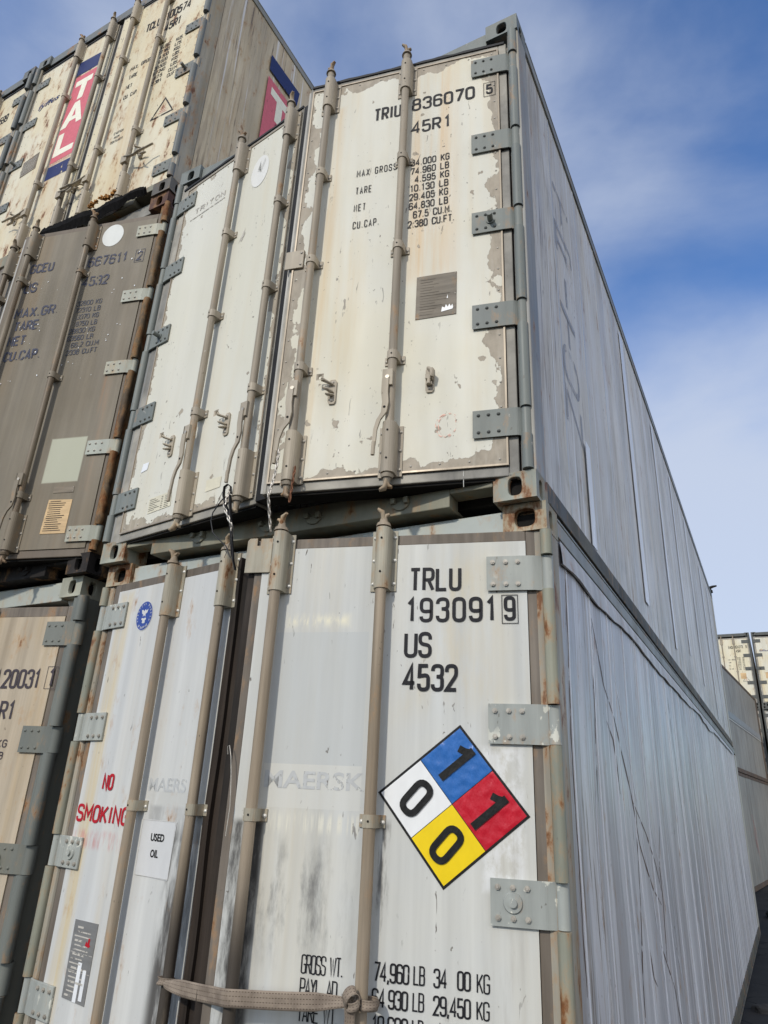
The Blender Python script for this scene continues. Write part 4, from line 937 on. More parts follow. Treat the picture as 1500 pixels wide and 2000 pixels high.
for (cu, cv, ch) in ((-hs / 2, hs / 2, '1'), (hs / 2, hs / 2 - .008, '1'), (hs / 2 - .006, -hs / 2, '0'), (-hs / 2 + .004, -hs / 2 + .006, '0')):
    cc = C0 + e1 * cu + e2 * cv
    U_, R_ = (up, rt) if ch == '0' else (up0, rt0)
    fr = lambda x, z, l, cc=cc, U_=U_, R_=R_: ((cc + R_ * x + U_ * z).x, -.0058 - l, (cc + R_ * x + U_ * z).y)
    if ch == '0': P = rnd([(.5, 0), (0, 0, .5), (0, 1, .5), (1, 1, .5), (1, 0, .5), (.5, 0)], .054, .112); ribbon(b, [(x - .027, z - .056) for x, z in P], .0225, fr)
    else: ribbon(b, [(.004, -.074), (.004, .076)], .0262, fr); ribbon(b, [(.006, .066), (-.012, .050), (-.034, .040)], .024, fr)
put('placard_lettering', a1R, b, PK)
b = MB(); P = [(-1.175, 2.632), (-1.06, 2.632), (-1.06, 2.784), (-1.115, 2.784), (-1.115, 2.752), (-1.13, 2.752), (-1.13, 2.786), (-1.165, 2.786), (-1.175, 2.775)]; b.prism(P[::-1], -.010, -.004, 'y')
put('lock_plate', a1R, b, [HW1, BOLTW], bevel=.002)
# left door
b = MB(); text(b, 'NO', .225, 1.759, .312, 1.832, t=.013, gap=.55, slant=.02); text(b, 'SMOKING', .060, 1.618, .470, 1.696, t=.013, gap=.42, slant=.02); put('lettering', a1L, b, INKRED)
b = MB(); quad(b, [(.579, 1.655), (.806, 1.653), (.797, 1.437), (.574, 1.441)], -.002); rect_outline(b, .579, .800, 1.441, 1.652, .0012, -.0026, 1); put('paper_label', a1L, b, [LABELW, INKGREY])
put('label_lettering', a1L, font_mesh('USED', .650, 1.573, .740, 1.603, -.0032, bold=.03), PK); put('label_lettering', a1L, font_mesh('OIL', .663, 1.512, .715, 1.542, -.0032, bold=.03), PK)
b = MB(); b.prism([(.213, 1.234), (.387, 1.235), (.385, .942), (.216, .947)], -.003, 0, 'y')
for i in range(16):
    z = 1.215 - i * .0165; w = r0.uniform(.04, .14)
    if i in (6, 10): ribbon(b, [(.214, z), (.386, z)], .0018, lambda x, z, l: (x, -.0036 - l, z), 1)
    ribbon(b, [(.225 + r0.uniform(0, .02), z - .006), (.225 + w, z - .006)], .005 if i % 3 else .008, lambda x, z, l: (x, -.0036 - l, z), 1)
b.add([(x, -.0042, z) for x, z in [(.318, 1.148), (.325, 1.165), (.335, 1.158), (.338, 1.178), (.350, 1.175), (.349, 1.155), (.358, 1.150), (.345, 1.143)]], [tuple(range(8))], 2)
b.box(.296, .322, -.0045, -.0035, .945, 1.085, 3); b.box(.338, .362, -.0045, -.0035, .955, 1.062, 3)
put('data_plate', a1L, b, [PLATE2, INKGREY, INKRED, SILVER])
b = MB(); cx, cz, rx, rz2 = .316, 2.577, .066, .076
N_ = 40; el = lambda k, i, y: (cx + rx * k * math.cos(2 * math.pi * i / N_), y, cz + rz2 * k * math.sin(2 * math.pi * i / N_))
b.add([el(1, i, -.0018) for i in range(N_)], [tuple(range(N_))], 1); b.add([el(.965, i, -.0022) for i in range(N_)], [tuple(range(N_))], 0)
def arc_text(s_, a0, a1, r, hgt, flip=False):
    for i, ch in enumerate(s_):
        a = a0 + (a1 - a0) * i / (len(s_) - 1); ca, sa = math.cos(a), math.sin(a)
        def fr(x, z, l):
            rr = r + (-z if flip else z); t = a + ((x) / r if flip else -x / r)
            return (cx + rr * math.cos(t) * rx / .066, -.0027 - l, cz + rr * math.sin(t) * rz2 / .066)
        if ch in GL: text(b, ch, -.0034, -hgt / 2, .0034, hgt / 2, t=.0016, frame=fr, mat=1)
arc_text('AMERICAN BUREAU', R(205), R(-25), .0535, .0105); arc_text('OF SHIPPING', R(232), R(308), .0535, .0105, True)
b.add([(cx + x * .9, -.0027, cz + z * 1.05) for x, z in [(-.030, .030), (-.022, .012), (-.010, .006), (-.014, -.004), (.0, .002), (.012, -.006), (.010, .008), (.024, .014), (.030, .032), (.014, .024), (.004, .032), (-.006, .022), (-.016, .030)]], [tuple(range(13))], 1)
b.add([(cx + x * .9, -.0027, cz + z * 1.05) for x, z in [(-.024, -.014), (-.012, -.010), (.0, -.014), (.014, -.010), (.024, -.018), (.012, -.024), (.016, -.034), (.002, -.038), (-.012, -.034), (-.010, -.024)]], [tuple(range(10))], 1)
put('round_decal', a1L, b, [ABSB, LABELW])
# wavy torn flashing under the top rail of the placard container's side, hanging strip edges
b = MB(); V = []; n = 150
for i in range(n + 1):
    y = .20 + 11.4 * i / n; lo = 2.70 - .05 * noise.noise(Vector((y * .8, 4, 0))) - .02 * noise.noise(Vector((y * 3, 1, 0))) + .004 * y
    out = .003 + .007 * abs(noise.noise(Vector((y * 1.1, 9, 2))))
    V += [(-.004, y, 2.795), (out * .4, y, (lo + 2.795) / 2), (out, y, lo), (-.006, y, lo + .002)]
b.add(V, [(4 * i + k, 4 * i + 4 + k, 4 * i + 5 + k, 4 * i + 1 + k) for i in range(n) for k in range(3)], 0, False)
o = put('torn_flashing', rA1, b, paint('flashing', (.52, .51, .50), .42, streak=.3, sv=(1, 9, .5), grime=.6, gcol=(.24, .20, .16), rust=.22)); o.location = (CW, 0, 0)

CR = ink('crease_brown', (.10, .062, .042), .55, (1, 22, 12)); CR2 = ink('crease_pale', (.62, .63, .66), .4, (1, 22, 5))
def side_crack(pts, w, mt, name):
    b = MB(); P = []
    for (y0, z0), (y1, z1) in zip(pts[:-1], pts[1:]):
        k = max(2, int(math.hypot(y1 - y0, z1 - z0) / .03))
        for q in range(k): t = q / k; y, z = y0 + (y1 - y0) * t, z0 + (z1 - z0) * t; P.append((y + .010 * noise.noise(Vector((z * 7, y, 2))), z))
    P.append(pts[-1]); V = []
    for i, (y, z) in enumerate(P):
        ww = w * (.35 + 1.1 * abs(noise.noise(Vector((i * .21, w * 99, 4))))) * min(1, (i + 1) / 5, (len(P) - i) / 5)
        V += [(surf(11, .009, y - ww, z) + .0012, y - ww, z), (surf(11, .009, y + ww, z) + .0016, y + ww, z)]
    b.add(V, [(2 * i, 2 * i + 1, 2 * i + 3, 2 * i + 2) for i in range(len(P) - 1)])
    o = obj(name, b, rA1, mt); o.location = (CW, 0, 0)
for pts, w in (([(.746, 2.60), (.93, 2.323), (1.134, 2.199), (1.453, 1.868), (1.578, 1.618), (1.844, 1.397), (2.043, 1.313)], .016), ([(2.30, 1.703), (2.14, 1.53), (2.107, 1.308), (2.03, 1.05)], .016), ([(.951, 2.162), (1.087, 2.087), (1.122, 2.017), (1.16, 1.85)], .026),
    ([(1.566, 1.785), (1.459, 1.503), (1.305, 1.152), (1.25, .9)], .012), ([(1.483, 1.826), (1.782, 1.673), (1.991, 1.517), (2.092, 1.379)], .018), ([(1.517, 1.20), (1.576, 1.048), (1.66, 1.0)], .02), ([(.29, 2.70), (.28, 1.99), (.269, 1.2)], .008), ([(.74, 2.6), (.70, 2.17), (.66, 1.81)], .010),
    ([(3.3, 2.6), (3.42, 2.1), (3.5, 1.5)], .010), ([(4.4, 2.4), (4.5, 1.6)], .012), ([(1.9, 1.144), (2.2, .9), (2.5, .4)], .012)): side_crack(pts, w, CR, 'side_crease')
for pts, w in (([(.84, 2.5), (.72, 2.17), (.62, 1.81), (.57, 1.375), (.56, .6)], .008), ([(1.2, 2.42), (1.55, 1.95), (1.75, 1.5), (1.95, .9), (2.0, .4)], .012), ([(1.866, 2.213), (1.951, 1.743), (2.297, 1.273), (2.625, .829)], .008), ([(5.2, 2.5), (5.3, 1.5), (5.35, .5)], .02), ([(9.8, 2.6), (10.3, 1.6), (10.35, .5)], .07)): side_crack(pts, w, CR2, 'side_crease')
# beige container
b = MB(); text(b, '20031', -.330, 2.254, -.082, 2.361, t=.014); text(b, '1', -.030, 2.266, .012, 2.368, t=.013); rect_outline(b, -.045, .020, 2.255, 2.375, .0025)
text(b, 'R1', -.30, 2.085, -.200, 2.187, t=.014); text(b, 'KG', -.265, 1.943, -.197, 1.985, t=.006); text(b, 'LB', -.265, 1.882, -.205, 1.922, t=.006); text(b, '74', -.40, 2.254, -.345, 2.361, t=.014); text(b, '45', -.42, 2.085, -.325, 2.187, t=.014)
put('lettering', b1R, b, ink('ink_dark_brownish', (.05, .042, .05), .3))
# olive brown container
b = MB(); text(b, 'GCEU', -.990, 2.310, -.787, 2.397, t=.014); text(b, '667611', -.498, 2.286, -.176, 2.377, t=.014); text(b, '2', -.100, 2.280, -.055, 2.365, t=.012); rect_outline(b, -.113, -.043, 2.268, 2.379, .003)
text(b, 'US', -.992, 2.132, -.882, 2.224, t=.014); text(b, '4532', -.502, 2.110, -.287, 2.197, t=.013)
text(b, 'MAX.GR.', -1.01, 1.910, -.638, 1.996, t=.014); text(b, 'TARE', -.982, 1.796, -.778, 1.880, t=.014); text(b, 'NET', -.997, 1.672, -.848, 1.756, t=.014); text(b, 'CU.CAP.', -.992, 1.544, -.692, 1.628, t=.014)
put('lettering', b2R, b, INKBLUE)
b = MB()
for i, (s_, x0, x1) in enumerate((('32800 KG', -.498, -.297), ('72310 LB', -.498, -.297), ('3970 KG', -.470, -.297), ('8750 LB', -.465, -.297), ('28830 KG', -.505, -.300), ('63560 LB', -.505, -.300), ('66.2 CU.M', -.46, -.245), ('2338 CU.FT', -.482, -.245))):
    z = 1.945 - i * .0585; text(b, s_, x0, z, x1, z + .042, t=.0055, gap=.34)
put('lettering', b2R, b, ink('ink_blue_thin', (.06, .065, .085), .5, (40, 40, 20)))
b = MB(); quad(b, [(-.343 + .086 * math.cos(2 * math.pi * i / 32), 2.556 + .101 * math.sin(2 * math.pi * i / 32)) for i in range(32)], -.002); put('round_sticker', b2R, b, decal('sticker_dot', (.66, .68, .66), .5, .05, 12, .06))
b = MB(); b.prism([(-.325, .470), (-.158, .463), (-.158, .246), (-.332, .247)][::-1], -.003, 0, 'y')
for i in range(15):
    z = .455 - i * .0135; ribbon(b, [(-.318 + r0.uniform(0, .01), z), (-.318 + r0.uniform(.08, .145), z)], .004, lambda x, z, l: (x, -.0036 - l, z), 1)
put('data_plate', b2R, b, [PLATE3, INK]); b = MB(); b.prism([(-.308, .555), (-.165, .551), (-.163, .511), (-.308, .513)][::-1], -.003, 0, 'y'); b.rivet(-.17, -.003, .545, .004, .003, 1); b.rivet(-.17, -.003, .517, .004, .003, 1); put('data_plate', b2R, b, [PLATE, BOLT])
r1 = random.Random(7)
b = MB()
for i in range(46):
    x = r1.choice((r1.uniform(-.98, -.66), r1.uniform(-.5, -.05))); z = r1.uniform(1.3, 2.4); k = r1.uniform(.002, .008)
    b.add([(x + k * math.cos(t) * r1.uniform(.5, 1), -.0035, z + k * 1.2 * math.sin(t) * r1.uniform(.5, 1)) for t in [j * 1.05 for j in range(6)]], [tuple(range(6))])
put('paint_flecks', b2R, b, SILVER)

# TAL containers and the far row share their graphics
def tal_graphics(dR, dL, num='100574', full=True, pre='TCLU'):
    if full is not None:
        b = MB(); text(b, pre, -.745, 2.262, -.565, 2.375, t=.014, slant=.015); text(b, num, -.503, 2.268, -.212, 2.385, t=.014, slant=.015); text(b, '45R1', -.487, 2.105, -.298, 2.215, t=.014, slant=.015)
        put('lettering', dR, b, INK); b = MB()
        for s_, x0, x1, z in (('MAX. GROSS', -.812, -.545, 1.795), ('TARE', -.808, -.703, 1.685), ('NET', -.806, -.734, 1.560), ('CU. CAP.', -.804, -.640, 1.430)): text(b, s_, x0, z, x1, z + .050, t=.0062, gap=.45, slant=.01)
        for i, (s_, x0, x1) in enumerate((('35.000   KGS.', -.485, -.213), ('77.160   LBS.', -.485, -.213), ('4.500   KGS.', -.462, -.213), ('9.920   LBS.', -.460, -.213), ('30.500   KGS.', -.488, -.210), ('67.240   LBS.', -.488, -.205), ('67.5   CU.M.', -.462, -.195), ('2.384   CU.FT.', -.478, -.182))):
            z = 1.862 - i * .064; text(b, s_, x0, z, x1, z + .046, t=.0062, gap=.30, slant=.01)
        text(b, 'CAUTION', -.800, 1.005, -.690, 1.035, t=.004); text(b, 'HIGH', -.785, .955, -.725, .985, t=.004); text(b, 'CONTAINER', -.815, .905, -.675, .935, t=.004)
        put('lettering', dR, b, INK_W)
        b = MB(); ribbon(b, [(-.255, .952), (-.372, .952), (-.255, 1.148), (-.140, .952), (-.255, .952)], .012, lambda x, z, l: (x, -.0022 - l, z))
        for i in range(4): ribbon(b, [(-.30 + .01 * i, .985 + .022 * i), (-.21 - .01 * i, .985 + .022 * i)], .004, lambda x, z, l: (x, -.0022 - l, z), 1)
        put('warning_triangle', dR, b, [INK_W, INKRED])
    b = MB(); quad(b, [(.645, 2.275), (.948, 2.262), (.948, 2.445), (.642, 2.475)][::1], -.002, 0); quad(b, [(.655, .915), (.955, .905), (.952, 1.062), (.655, 1.078)], -.002, 0)
    quad(b, [(.655, 1.118), (.957, 1.118), (.972, 2.235), (.660, 2.250)], -.002, 1)
    for P in ([(.69, 2.175), (.925, 2.165), (.922, 2.09), (.862, 2.093), (.850, 1.89), (.775, 1.89), (.785, 2.095), (.69, 2.10)],
              [(.650, 1.545), (.765, 1.855), (.835, 1.855), (.945, 1.545), (.870, 1.545), (.850, 1.61), (.765, 1.61), (.735, 1.545)],
              [(.670, 1.475), (.745, 1.475), (.745, 1.265), (.935, 1.258), (.935, 1.185), (.668, 1.190)]): quad(b, P, -.0028, 2)
    quad(b, [(.785, 1.665), (.828, 1.665), (.802, 1.765)], -.0034, 1)
    text(b, 'INTERNATIONAL', .66, 1.085, .95, 1.108, t=.003, mat=1)
    put('brand_panel', dL, b, [NAVY, REDD, WHD])
    put('word_mark', dL, font_mesh('fyffes', .150, 2.075, .460, 2.175, -.0022, bold=.012, shear=.25), NAVY)
    b = MB(); quad(b, [(.225 + .07 * math.cos(t), 2.16 + .05 * math.sin(t)) for t in [i * .4 for i in range(16)]], -.0018); put('word_mark_flower', dL, b, decal('flower_beige', (.55, .44, .30), .5, .05, 20, .1))
tal_graphics(b3R, b3L)
tal_graphics(c3R, c3L, '205599', True, 'TCLU')
b = MB(); b.prism([(.215, 1.358), (.426, 1.399), (.438, 1.19), (.224, 1.165)], -.003, 0, 'y')
for i in range(8): ribbon(b, [(.23, 1.34 - i * .022), (.41, 1.355 - i * .022)], .006, lambda x, z, l: (x, -.0036 - l, z), 1)
put('data_plate', b3L, b, [PLATE, INKGREY])
# side graphics of the TAL container
b = MB(); Q = lambda P, mt, o_=.002: b.add([(o_, y, z) for y, z in P], [tuple(range(len(P)))], mt)
Q([(.80, 2.29), (1.24, 2.31), (1.26, 2.51), (.80, 2.49)], 0); Q([(.80, 1.05), (1.20, 1.05), (1.20, 2.21), (.80, 2.20)], 1); Q([(.86, 2.12), (1.14, 2.125), (1.14, 2.03), (1.045, 2.028), (1.045, 1.78), (.955, 1.78), (.955, 2.026), (.86, 2.025)], 2, .003)
Q([(.85, 1.38), (.96, 1.70), (1.04, 1.70), (1.15, 1.38), (1.06, 1.38), (1.00, 1.58), (.94, 1.38)], 2, .003)
o = put('brand_panel', rB3, b, [NAVY, REDD, WHD]); o.location = (CW, 0, 0)
# torn black gasket and orange foam under the TAL container's door
b = MB(); n = 90; V = []; rr = random.Random(3)
for i in range(n + 1):
    t = i / n; x = 1.10 + 1.12 * t; zt = .120 - .03 * t + .02 * noise.noise(Vector((x * 6, 0, 0))) + .016 * noise.noise(Vector((x * 45, 0, 0))); zb = .005 - .035 * math.sin(math.pi * min(1, t * 1.1)) + .035 * noise.noise(Vector((x * 11, 3, 0))) + .018 * noise.noise(Vector((x * 60, 3, 0)))
    y = -.055 + .03 * t + .02 * noise.noise(Vector((x * 5, 8, 0)))
    V += [(x, y - .01, zt), (x, y - .022, (zt + zb) / 2), (x, y, zb), (x, y + .012, (zt + zb) / 2)]
b.add(V, [(4 * i + k, 4 * i + (k + 1) % 4, 4 * i + 4 + (k + 1) % 4, 4 * i + 4 + k) for i in range(n) for k in range(4)] + [(3, 2, 1, 0), (4 * n, 4 * n + 1, 4 * n + 2, 4 * n + 3)], 0)
put('torn_gasket', rB3, b, flat('torn_rubber', (.006, .0055, .0055), .9, var=.5, sc=30, bump=.6, spec=.1))
b = MB()
for i in range(60):
    x = 1.60 + .30 * rr.random(); z = .150 + .02 * rr.random() + .02 * math.sin(x * 30); y = -.035 - .02 * rr.random(); s_ = rr.uniform(.008, .018)
    b.cyl((x, y, z), (x + s_ * rr.uniform(-1, 1), y - s_ * .5, z + s_), s_, s_ * .4, n=6, smooth=False)
put('insulation_foam', rB3, b, flat('foam_orange', (.36, .17, .045), .9, var=.5, sc=60, bump=.6))

# far row graphics
tal_graphics(EL[(0, 2)][1], EL[(0, 2)][2], '824273', True, 'EMCU'); tal_graphics(EL[(1, 2)][1], EL[(1, 2)][2], '615280', True, 'TCLU')
for dd, sx in ((EL[(0, 2)][1], -1), (EL[(1, 2)][2], 1)):
    b = MB(); b.box(*sorted((sx * .24, sx * .44)), -.003, 0, 1.05, 1.28); put('data_plate', dd, b, PLATE3)
b = MB(); text(b, '9', -.12, 2.268, -.06, 2.385, t=.014); put('lettering', EL[(0, 2)][1], b, INK)
dd = EL[(1, 1)][2]; b = MB(); quad(b, [(.60 + .26 * math.cos(2 * math.pi * i / 32), 2.05 + .19 * math.sin(2 * math.pi * i / 32)) for i in range(32)], -.002, 0); put('round_emblem', dd, b, NAVY)
put('emblem_lettering', dd, font_mesh('fyffes', .42, 1.98, .78, 2.12, -.003, bold=.012, shear=.25), WHD)
# red scratches on the side behind
b = MB()
for k, (y, z) in enumerate(((6.1, 1.85), (6.25, 1.7), (6.45, 1.5))): ribbon(b, [(y, z), (y + .10, z - .25), (y + .04, z - .5), (y + .18, z - .85)], .03, lambda yy, z, l: (.006 + l, yy, z))
o = put('red_scratches', rD1, b, ink('scratch_red', (.34, .03, .02), .35)); o.location = (CW, 0, 0)
b = MB(); b.box(-.004, .004, 3.6, 11.8, 1.42, 1.60, 0); b.box(-.004, .005, 3.6, 11.8, 1.36, 1.40, 1); o = put('side_band', rD2, b, [flat('band_grey', (.26, .28, .30), .4), flat('band_pale', (.55, .55, .53), .4)]); o.location = (CW, 0, 0)
# dark twist lock left on the far top corner of the TRIU container
b = MB(); b.cyl((0, 0, 0), (0, 0, .05), .05, .045, n=10); b.cyl((0, 0, .05), (0, 0, .10), .028, n=8); b.tube([(-.02, 0, .095), (.06, 0, .12), (.13, 0, .13)], [.03, .025, .015], 8); b.tube([(0, 0, .05), (-.07, 0, .06)], .018, 8)
tag(obj('twist_lock', b, None, flat('iron_black', (.015, .014, .014), .8), loc=(2.40, CL - .14, 2 * H)), 'small black twist lock left standing on the far top corner of the upper white container', 'twist lock')

# ------------------------------------------------------------------ loose things: strap, chains, cable, wires
def wp(door, x, y, z): return door.matrix_world @ Vector((x, y, z))
bpy.context.view_layer.update()
A = wp(a1L, .962, RY - .03, 1.125); B = wp(a1R, -.600, RY - .035, 1.185); MID = wp(a1R, -1.014, RY - .030, 1.172)
LA = (MID - A).length; LB = (B - MID).length; TM = LA / (LA + LB)
def strap_mat():
    m, g, p, o, v = base_mat('webbing'); X = g.xyz(g.n['Texture Coordinate'].outputs['UV'])
    st_ = g.math('GREATER_THAN', g.math('FRACT', g.math('MULTIPLY', X[0], 95.0)), .5); rows = g.math('LESS_THAN', g.math('ABSOLUTE', g.math('SUBTRACT', g.math('FRACT', g.math('MULTIPLY', X[1], 4.0)), .5)), .085)
    c = g.mix(g.step(g.noise(v, (14, 14, 14), 6, .65), .3, .7), (.17, .135, .105), (.31, .255, .20)); wv = g.math('FRACT', g.math('MULTIPLY', X[0], 260.0))
    c = g.mix(g.mul(wv, .25), c, (.12, .09, .07)); c = g.mix(g.mul(st_, rows), c, (.055, .035, .025)); g.put(p.inputs['Base Color'], c); p.inputs['Roughness'].default_value = .85
    bp = g.new('ShaderNodeBump'); bp.inputs['Strength'].default_value = .4; bp.inputs['Distance'].default_value = .002; g.l.new(wv, bp.inputs['Height']); g.l.new(bp.outputs[0], p.inputs['Normal']); return m
def band(name, P, ws, nrm, tw=None, thick=.003):
    """woven band along P with widths ws; returns mesh with UVs"""
    me = bpy.data.meshes.new(name); V = []; U = []; m = 6; L = 0
    for i, p in enumerate(P):
        d = (P[min(i + 1, len(P) - 1)] - P[max(i - 1, 0)]).normalized(); s_ = d.cross(nrm[i]).normalized(); nn = s_.cross(d).normalized()
        if i: L += (P[i] - P[i - 1]).length
        for side in (0, 1):
            for k in range(m + 1):
                t = k / m - .5; bend = .006 * math.cos(t * math.pi * 2 + i * .25) * (1 - ws[i] / .055)
                q = p + s_ * ws[i] * t + nn * (side * thick + bend); V.append(q); U.append((L, k / m))
    r = 2 * (m + 1); F = []
    for i in range(len(P) - 1):
        for k in range(m):
            a = i * r + k; F.append((a, a + 1, a + 1 + r, a + r)); a2 = a + m + 1; F.append((a2, a2 + r, a2 + 1 + r, a2 + 1))
        for k, fl in ((0, 0), (m, 1)):
            a = i * r + k; q = (a, a + r, a + r + m + 1, a + m + 1); F.append(q if not fl else q[::-1])
    me.from_pydata([tuple(v) for v in V], [], F); uv = me.uv_layers.new(name='UVMap')
    for l in me.loops: uv.data[l.index].uv = U[l.vertex_index]
    me.polygons.foreach_set('use_smooth', [True] * len(F)); me.update(); return me
STR = strap_mat()
root = thing('tie_strap', 'frayed tan webbing strap tied between the locking rods of the placard container', 'strap', tuple(A))
N = 44; P = []; ws = []; nr = []
fwd = Vector((.25, -1, 0)).normalized()
for i in range(N + 1):
    t = i / N; p = A.lerp(MID, t / TM) if t < TM else MID.lerp(B, (t - TM) / (1 - TM)); p.z -= .014 * math.sin(math.pi * t); p.y -= .006 * math.exp(-((t - TM) / .06) ** 2)
    P.append(p - A); w = .052
    if t < .16: w = .022 + .030 * (t / .16) ** .7
    if t > .86: w = .026 + .026 * ((1 - t) / .14)
    ws.append(w); nr.append((fwd + Vector((0, 0, .5 * math.exp(-((t - .03) / .06) ** 2) + .35 * math.exp(-((t - .93) / .05) ** 2)))).normalized())
me = band('webbing', P, ws, nr); me.materials.append(STR); o = bpy.data.objects.new('webbing', me); COL.objects.link(o); o.parent = root
Bl = B - A
def loop(c, r, w, ax, sq=1, tilt=0, a0=0, a1=6.283, n=24):
    P = []; nr = []; ax = Vector(ax).normalized(); u = ax.cross(Vector((0, 0, 1))).normalized() if abs(ax.z) < .9 else Vector((1, 0, 0)); v = ax.cross(u)
    for i in range(n + 1):
        a = a0 + (a1 - a0) * i / n; d = u * math.cos(a) + v * math.sin(a) * sq; P.append(Vector(c) + d * r); nr.append(d)
    me = band('knot', P, [w] * len(P), nr); me.materials.append(STR); o = bpy.data.objects.new('strap_knot', me); COL.objects.link(o); o.parent = root
k0 = Bl + Vector((.0, -.012, .006))
loop(k0 + Vector((.012, .0, .010)), .020, .034, (.8, -.5, -.55), 1.25)
loop(k0 + Vector((.020, .004, -.008)), .017, .028, (.3, -.3, .9), 1.1)
loop(Bl + Vector((.050, .040, -.004)), .029, .030, (0.05, 0, 1), 1)
loop(Vector((-.022, .030, 0)), .028, .024, (0, .1, 1), 1)
tl = [k0 + Vector((.010 + .004 * math.sin(i), .003 * math.sin(i * 1.3) - .004, -.012 - .03 * i)) for i in range(8)]
me = band('strap_tail', tl, [.030 + .002 * i for i in range(8)], [Vector((.3, -1, 0))] * 8); me.materials.append(STR); o = bpy.data.objects.new('strap_tail', me); COL.objects.link(o); o.parent = root

def chain(label, pts, r, ln, mat, grp):
    b = MB(); P = [Vector(p) for p in pts]; d = []; L = [0]
    for a, c in zip(P[:-1], P[1:]): L.append(L[-1] + (c - a).length)
    def at(s):
        for i in range(len(P) - 1):
            if s <= L[i + 1] or i == len(P) - 2: return P[i].lerp(P[i + 1], (s - L[i]) / max(1e-6, L[i + 1] - L[i])), (P[i + 1] - P[i]).normalized()
    s = 0; k = 0
    while s < L[-1]:
        c, t = at(s); side = t.cross(Vector((0, 1, 0) if abs(t.y) < .9 else (1, 0, 0))).normalized(); s2 = t.cross(side); w = (side if k % 2 else s2) ; w = (w + .35 * (s2 if k % 2 else side)).normalized()
        b.tube([c + t * (ln * .56 * math.copysign(abs(math.sin(a)) ** .8, math.sin(a))) + w * (ln * .27 * math.cos(a)) for a in [2 * math.pi * i / 12 for i in range(13)]], r, 6)
        s += ln * .86; k += 1
    c0 = P[0]
    b.v = [(v[0] - c0.x, v[1] - c0.y, v[2] - c0.z) for v in b.v]
    o = obj('chain', b, None, mat, loc=tuple(c0)); return tag(o, label, 'chain', grp)
GALV = flat('galvanised', (.62, .58, .52), .4, .5, var=.3, sc=60); RCH = flat('chain_rusty', (.20, .09, .05), .8, var=.4, sc=80)
c1 = wp(a2R, -1.013, RY - .036, .262)
chain('long bright chain hanging from the lower end of the upper container\'s centre rod', [c1, c1 + Vector((.0, -.006, -.10)), c1 + Vector((-.012, -.02, -.22)), Vector((1.345, -.315, 2.800))], .0032, .0260, GALV, 'chains hanging at the upper doors')
c2 = wp(a2R, -.940, RY - .012, .185)
chain('short rusty brown chain dangling beside the long bright one', [c2, c2 + Vector((.004, -.01, -.06)), c2 + Vector((-.004, -.008, -.155))], .0028, .0245, RCH, 'chains hanging at the upper doors')
c3 = wp(a2L, 1.035, RY - .03, .155)
chain('bright chain hanging through the black cable loop, left of the long one', [c3, c3 + Vector((0, -.02, -.08)), Vector((1.108, -.30, 2.870)), Vector((1.100, -.27, 2.812))], .0032, .0260, GALV, 'chains hanging at the upper doors')
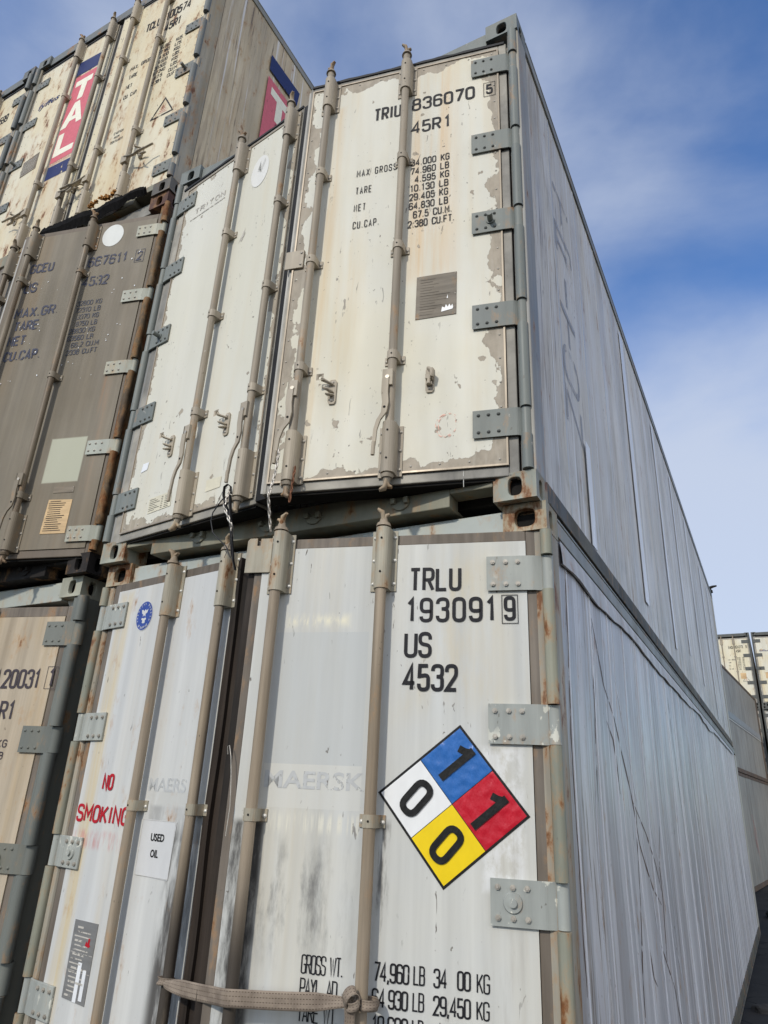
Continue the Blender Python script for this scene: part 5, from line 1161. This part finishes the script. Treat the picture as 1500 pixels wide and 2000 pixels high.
# black strap-like cable bundle
root = thing('cable_loop', 'black rubber band and thin wires looped over the end of the upper container\'s rod', 'cable', (c3.x, c3.y, c3.z))
b = MB(); O = Vector((0, -.006, -.0))
def mv(*p): return [O + Vector(q) for q in p]
b.tube(mv((.018, 0, -.015), (.014, -.004, .020), (-.004, -.006, .034), (-.022, -.006, .022), (-.020, -.006, -.02), (.004, -.008, -.075), (.030, -.008, -.115), (.052, -.006, -.20), (.072, -.002, -.31), (.094, .01, -.385)), [.008, .008, .008, .009, .011, .012, .011, .009, .009, .009], 8, flat=.35)
b.tube(mv((.012, .002, -.02), (.020, 0, -.06), (.036, -.004, -.12), (.060, -.004, -.22), (.086, .0, -.345)), [.010, .011, .010, .007, .007], 8, flat=.4)
put('rubber_band', root, b, M['rubber']); b = MB()
b.tube(mv((-.012, -.004, -.025), (-.040, -.008, -.06), (-.066, -.01, -.10), (-.070, -.01, -.14), (-.048, -.01, -.20), (-.010, -.01, -.235), (.040, -.01, -.275), (.070, -.006, -.33)), .0028, 6)
b.tube(mv((-.006, -.004, .02), (-.030, -.006, .0), (-.050, -.006, -.05), (-.058, -.01, -.09)), .0012, 5); b.tube(mv((.035, -.008, -.13), (.070, -.01, -.19), (.062, -.01, -.26), (.040, -.01, -.33)), .0013, 5)
put('wire', root, b, flat('wire_black', (.02, .02, .024), .4))
# thin white wire seal over the sill, bent wire between the lower doors, foil tab
b = MB(); b.tube([(0, 0, .05), (.001, -.012, .0), (0, -.018, -.05), (-.002, -.010, -.105)], .0016, 6)
tag(obj('wire_seal', b, None, flat('wire_white', (.66, .66, .62), .5), loc=(2.128, -.075, 3.075)), 'thin white wire hanging over the upper container\'s sill near its corner', 'wire')
w0 = wp(a1R, -1.125, -.02, 1.93); b = MB(); b.tube([(-.02, 0, -.02), (-.022, -.004, .008), (-.012, -.006, .012), (.0, -.004, -.03), (.012, -.002, -.11), (.020, .0, -.20), (.016, .0, -.30)], .0016, 6)
tag(obj('bent_wire', b, None, GALV, loc=tuple(w0)), 'thin bent wire hooked on the edge between the placard container\'s doors', 'wire')
# dark rubble and a kerb slab on the ground beside the stack
RUB = paint('rubble_dark', (.03, .03, .032), .9, two=(.05, .048, .045), streak=0, grime=.3, specks=0, bump=.6)
rr = random.Random(12)
for i, (x, y, s_, lab) in enumerate(((2.74, 14.6, .26, 'dark rock at the far end of the right hand stack, the larger one'), (2.62, 6.62, .10, 'small dark rock lying close to the foot of the placard container'))):
    me = bpy.data.meshes.new('rock'); import bmesh
    bm = bmesh.new(); bmesh.ops.create_icosphere(bm, subdivisions=3, radius=s_)
    for v in bm.verts: v.co *= 1 + .45 * noise.noise(v.co * (2.2 / s_) * .5 + Vector((i * 7, 0, 0))); v.co.z = max(v.co.z * .55, -s_ * .2) + s_ * .2
    bm.to_mesh(me); bm.free(); me.materials.append(RUB); o = bpy.data.objects.new('rock', me); COL.objects.link(o); o.location = (x, y, -.01); tag(o, lab, 'rock', 'rocks on the ground')
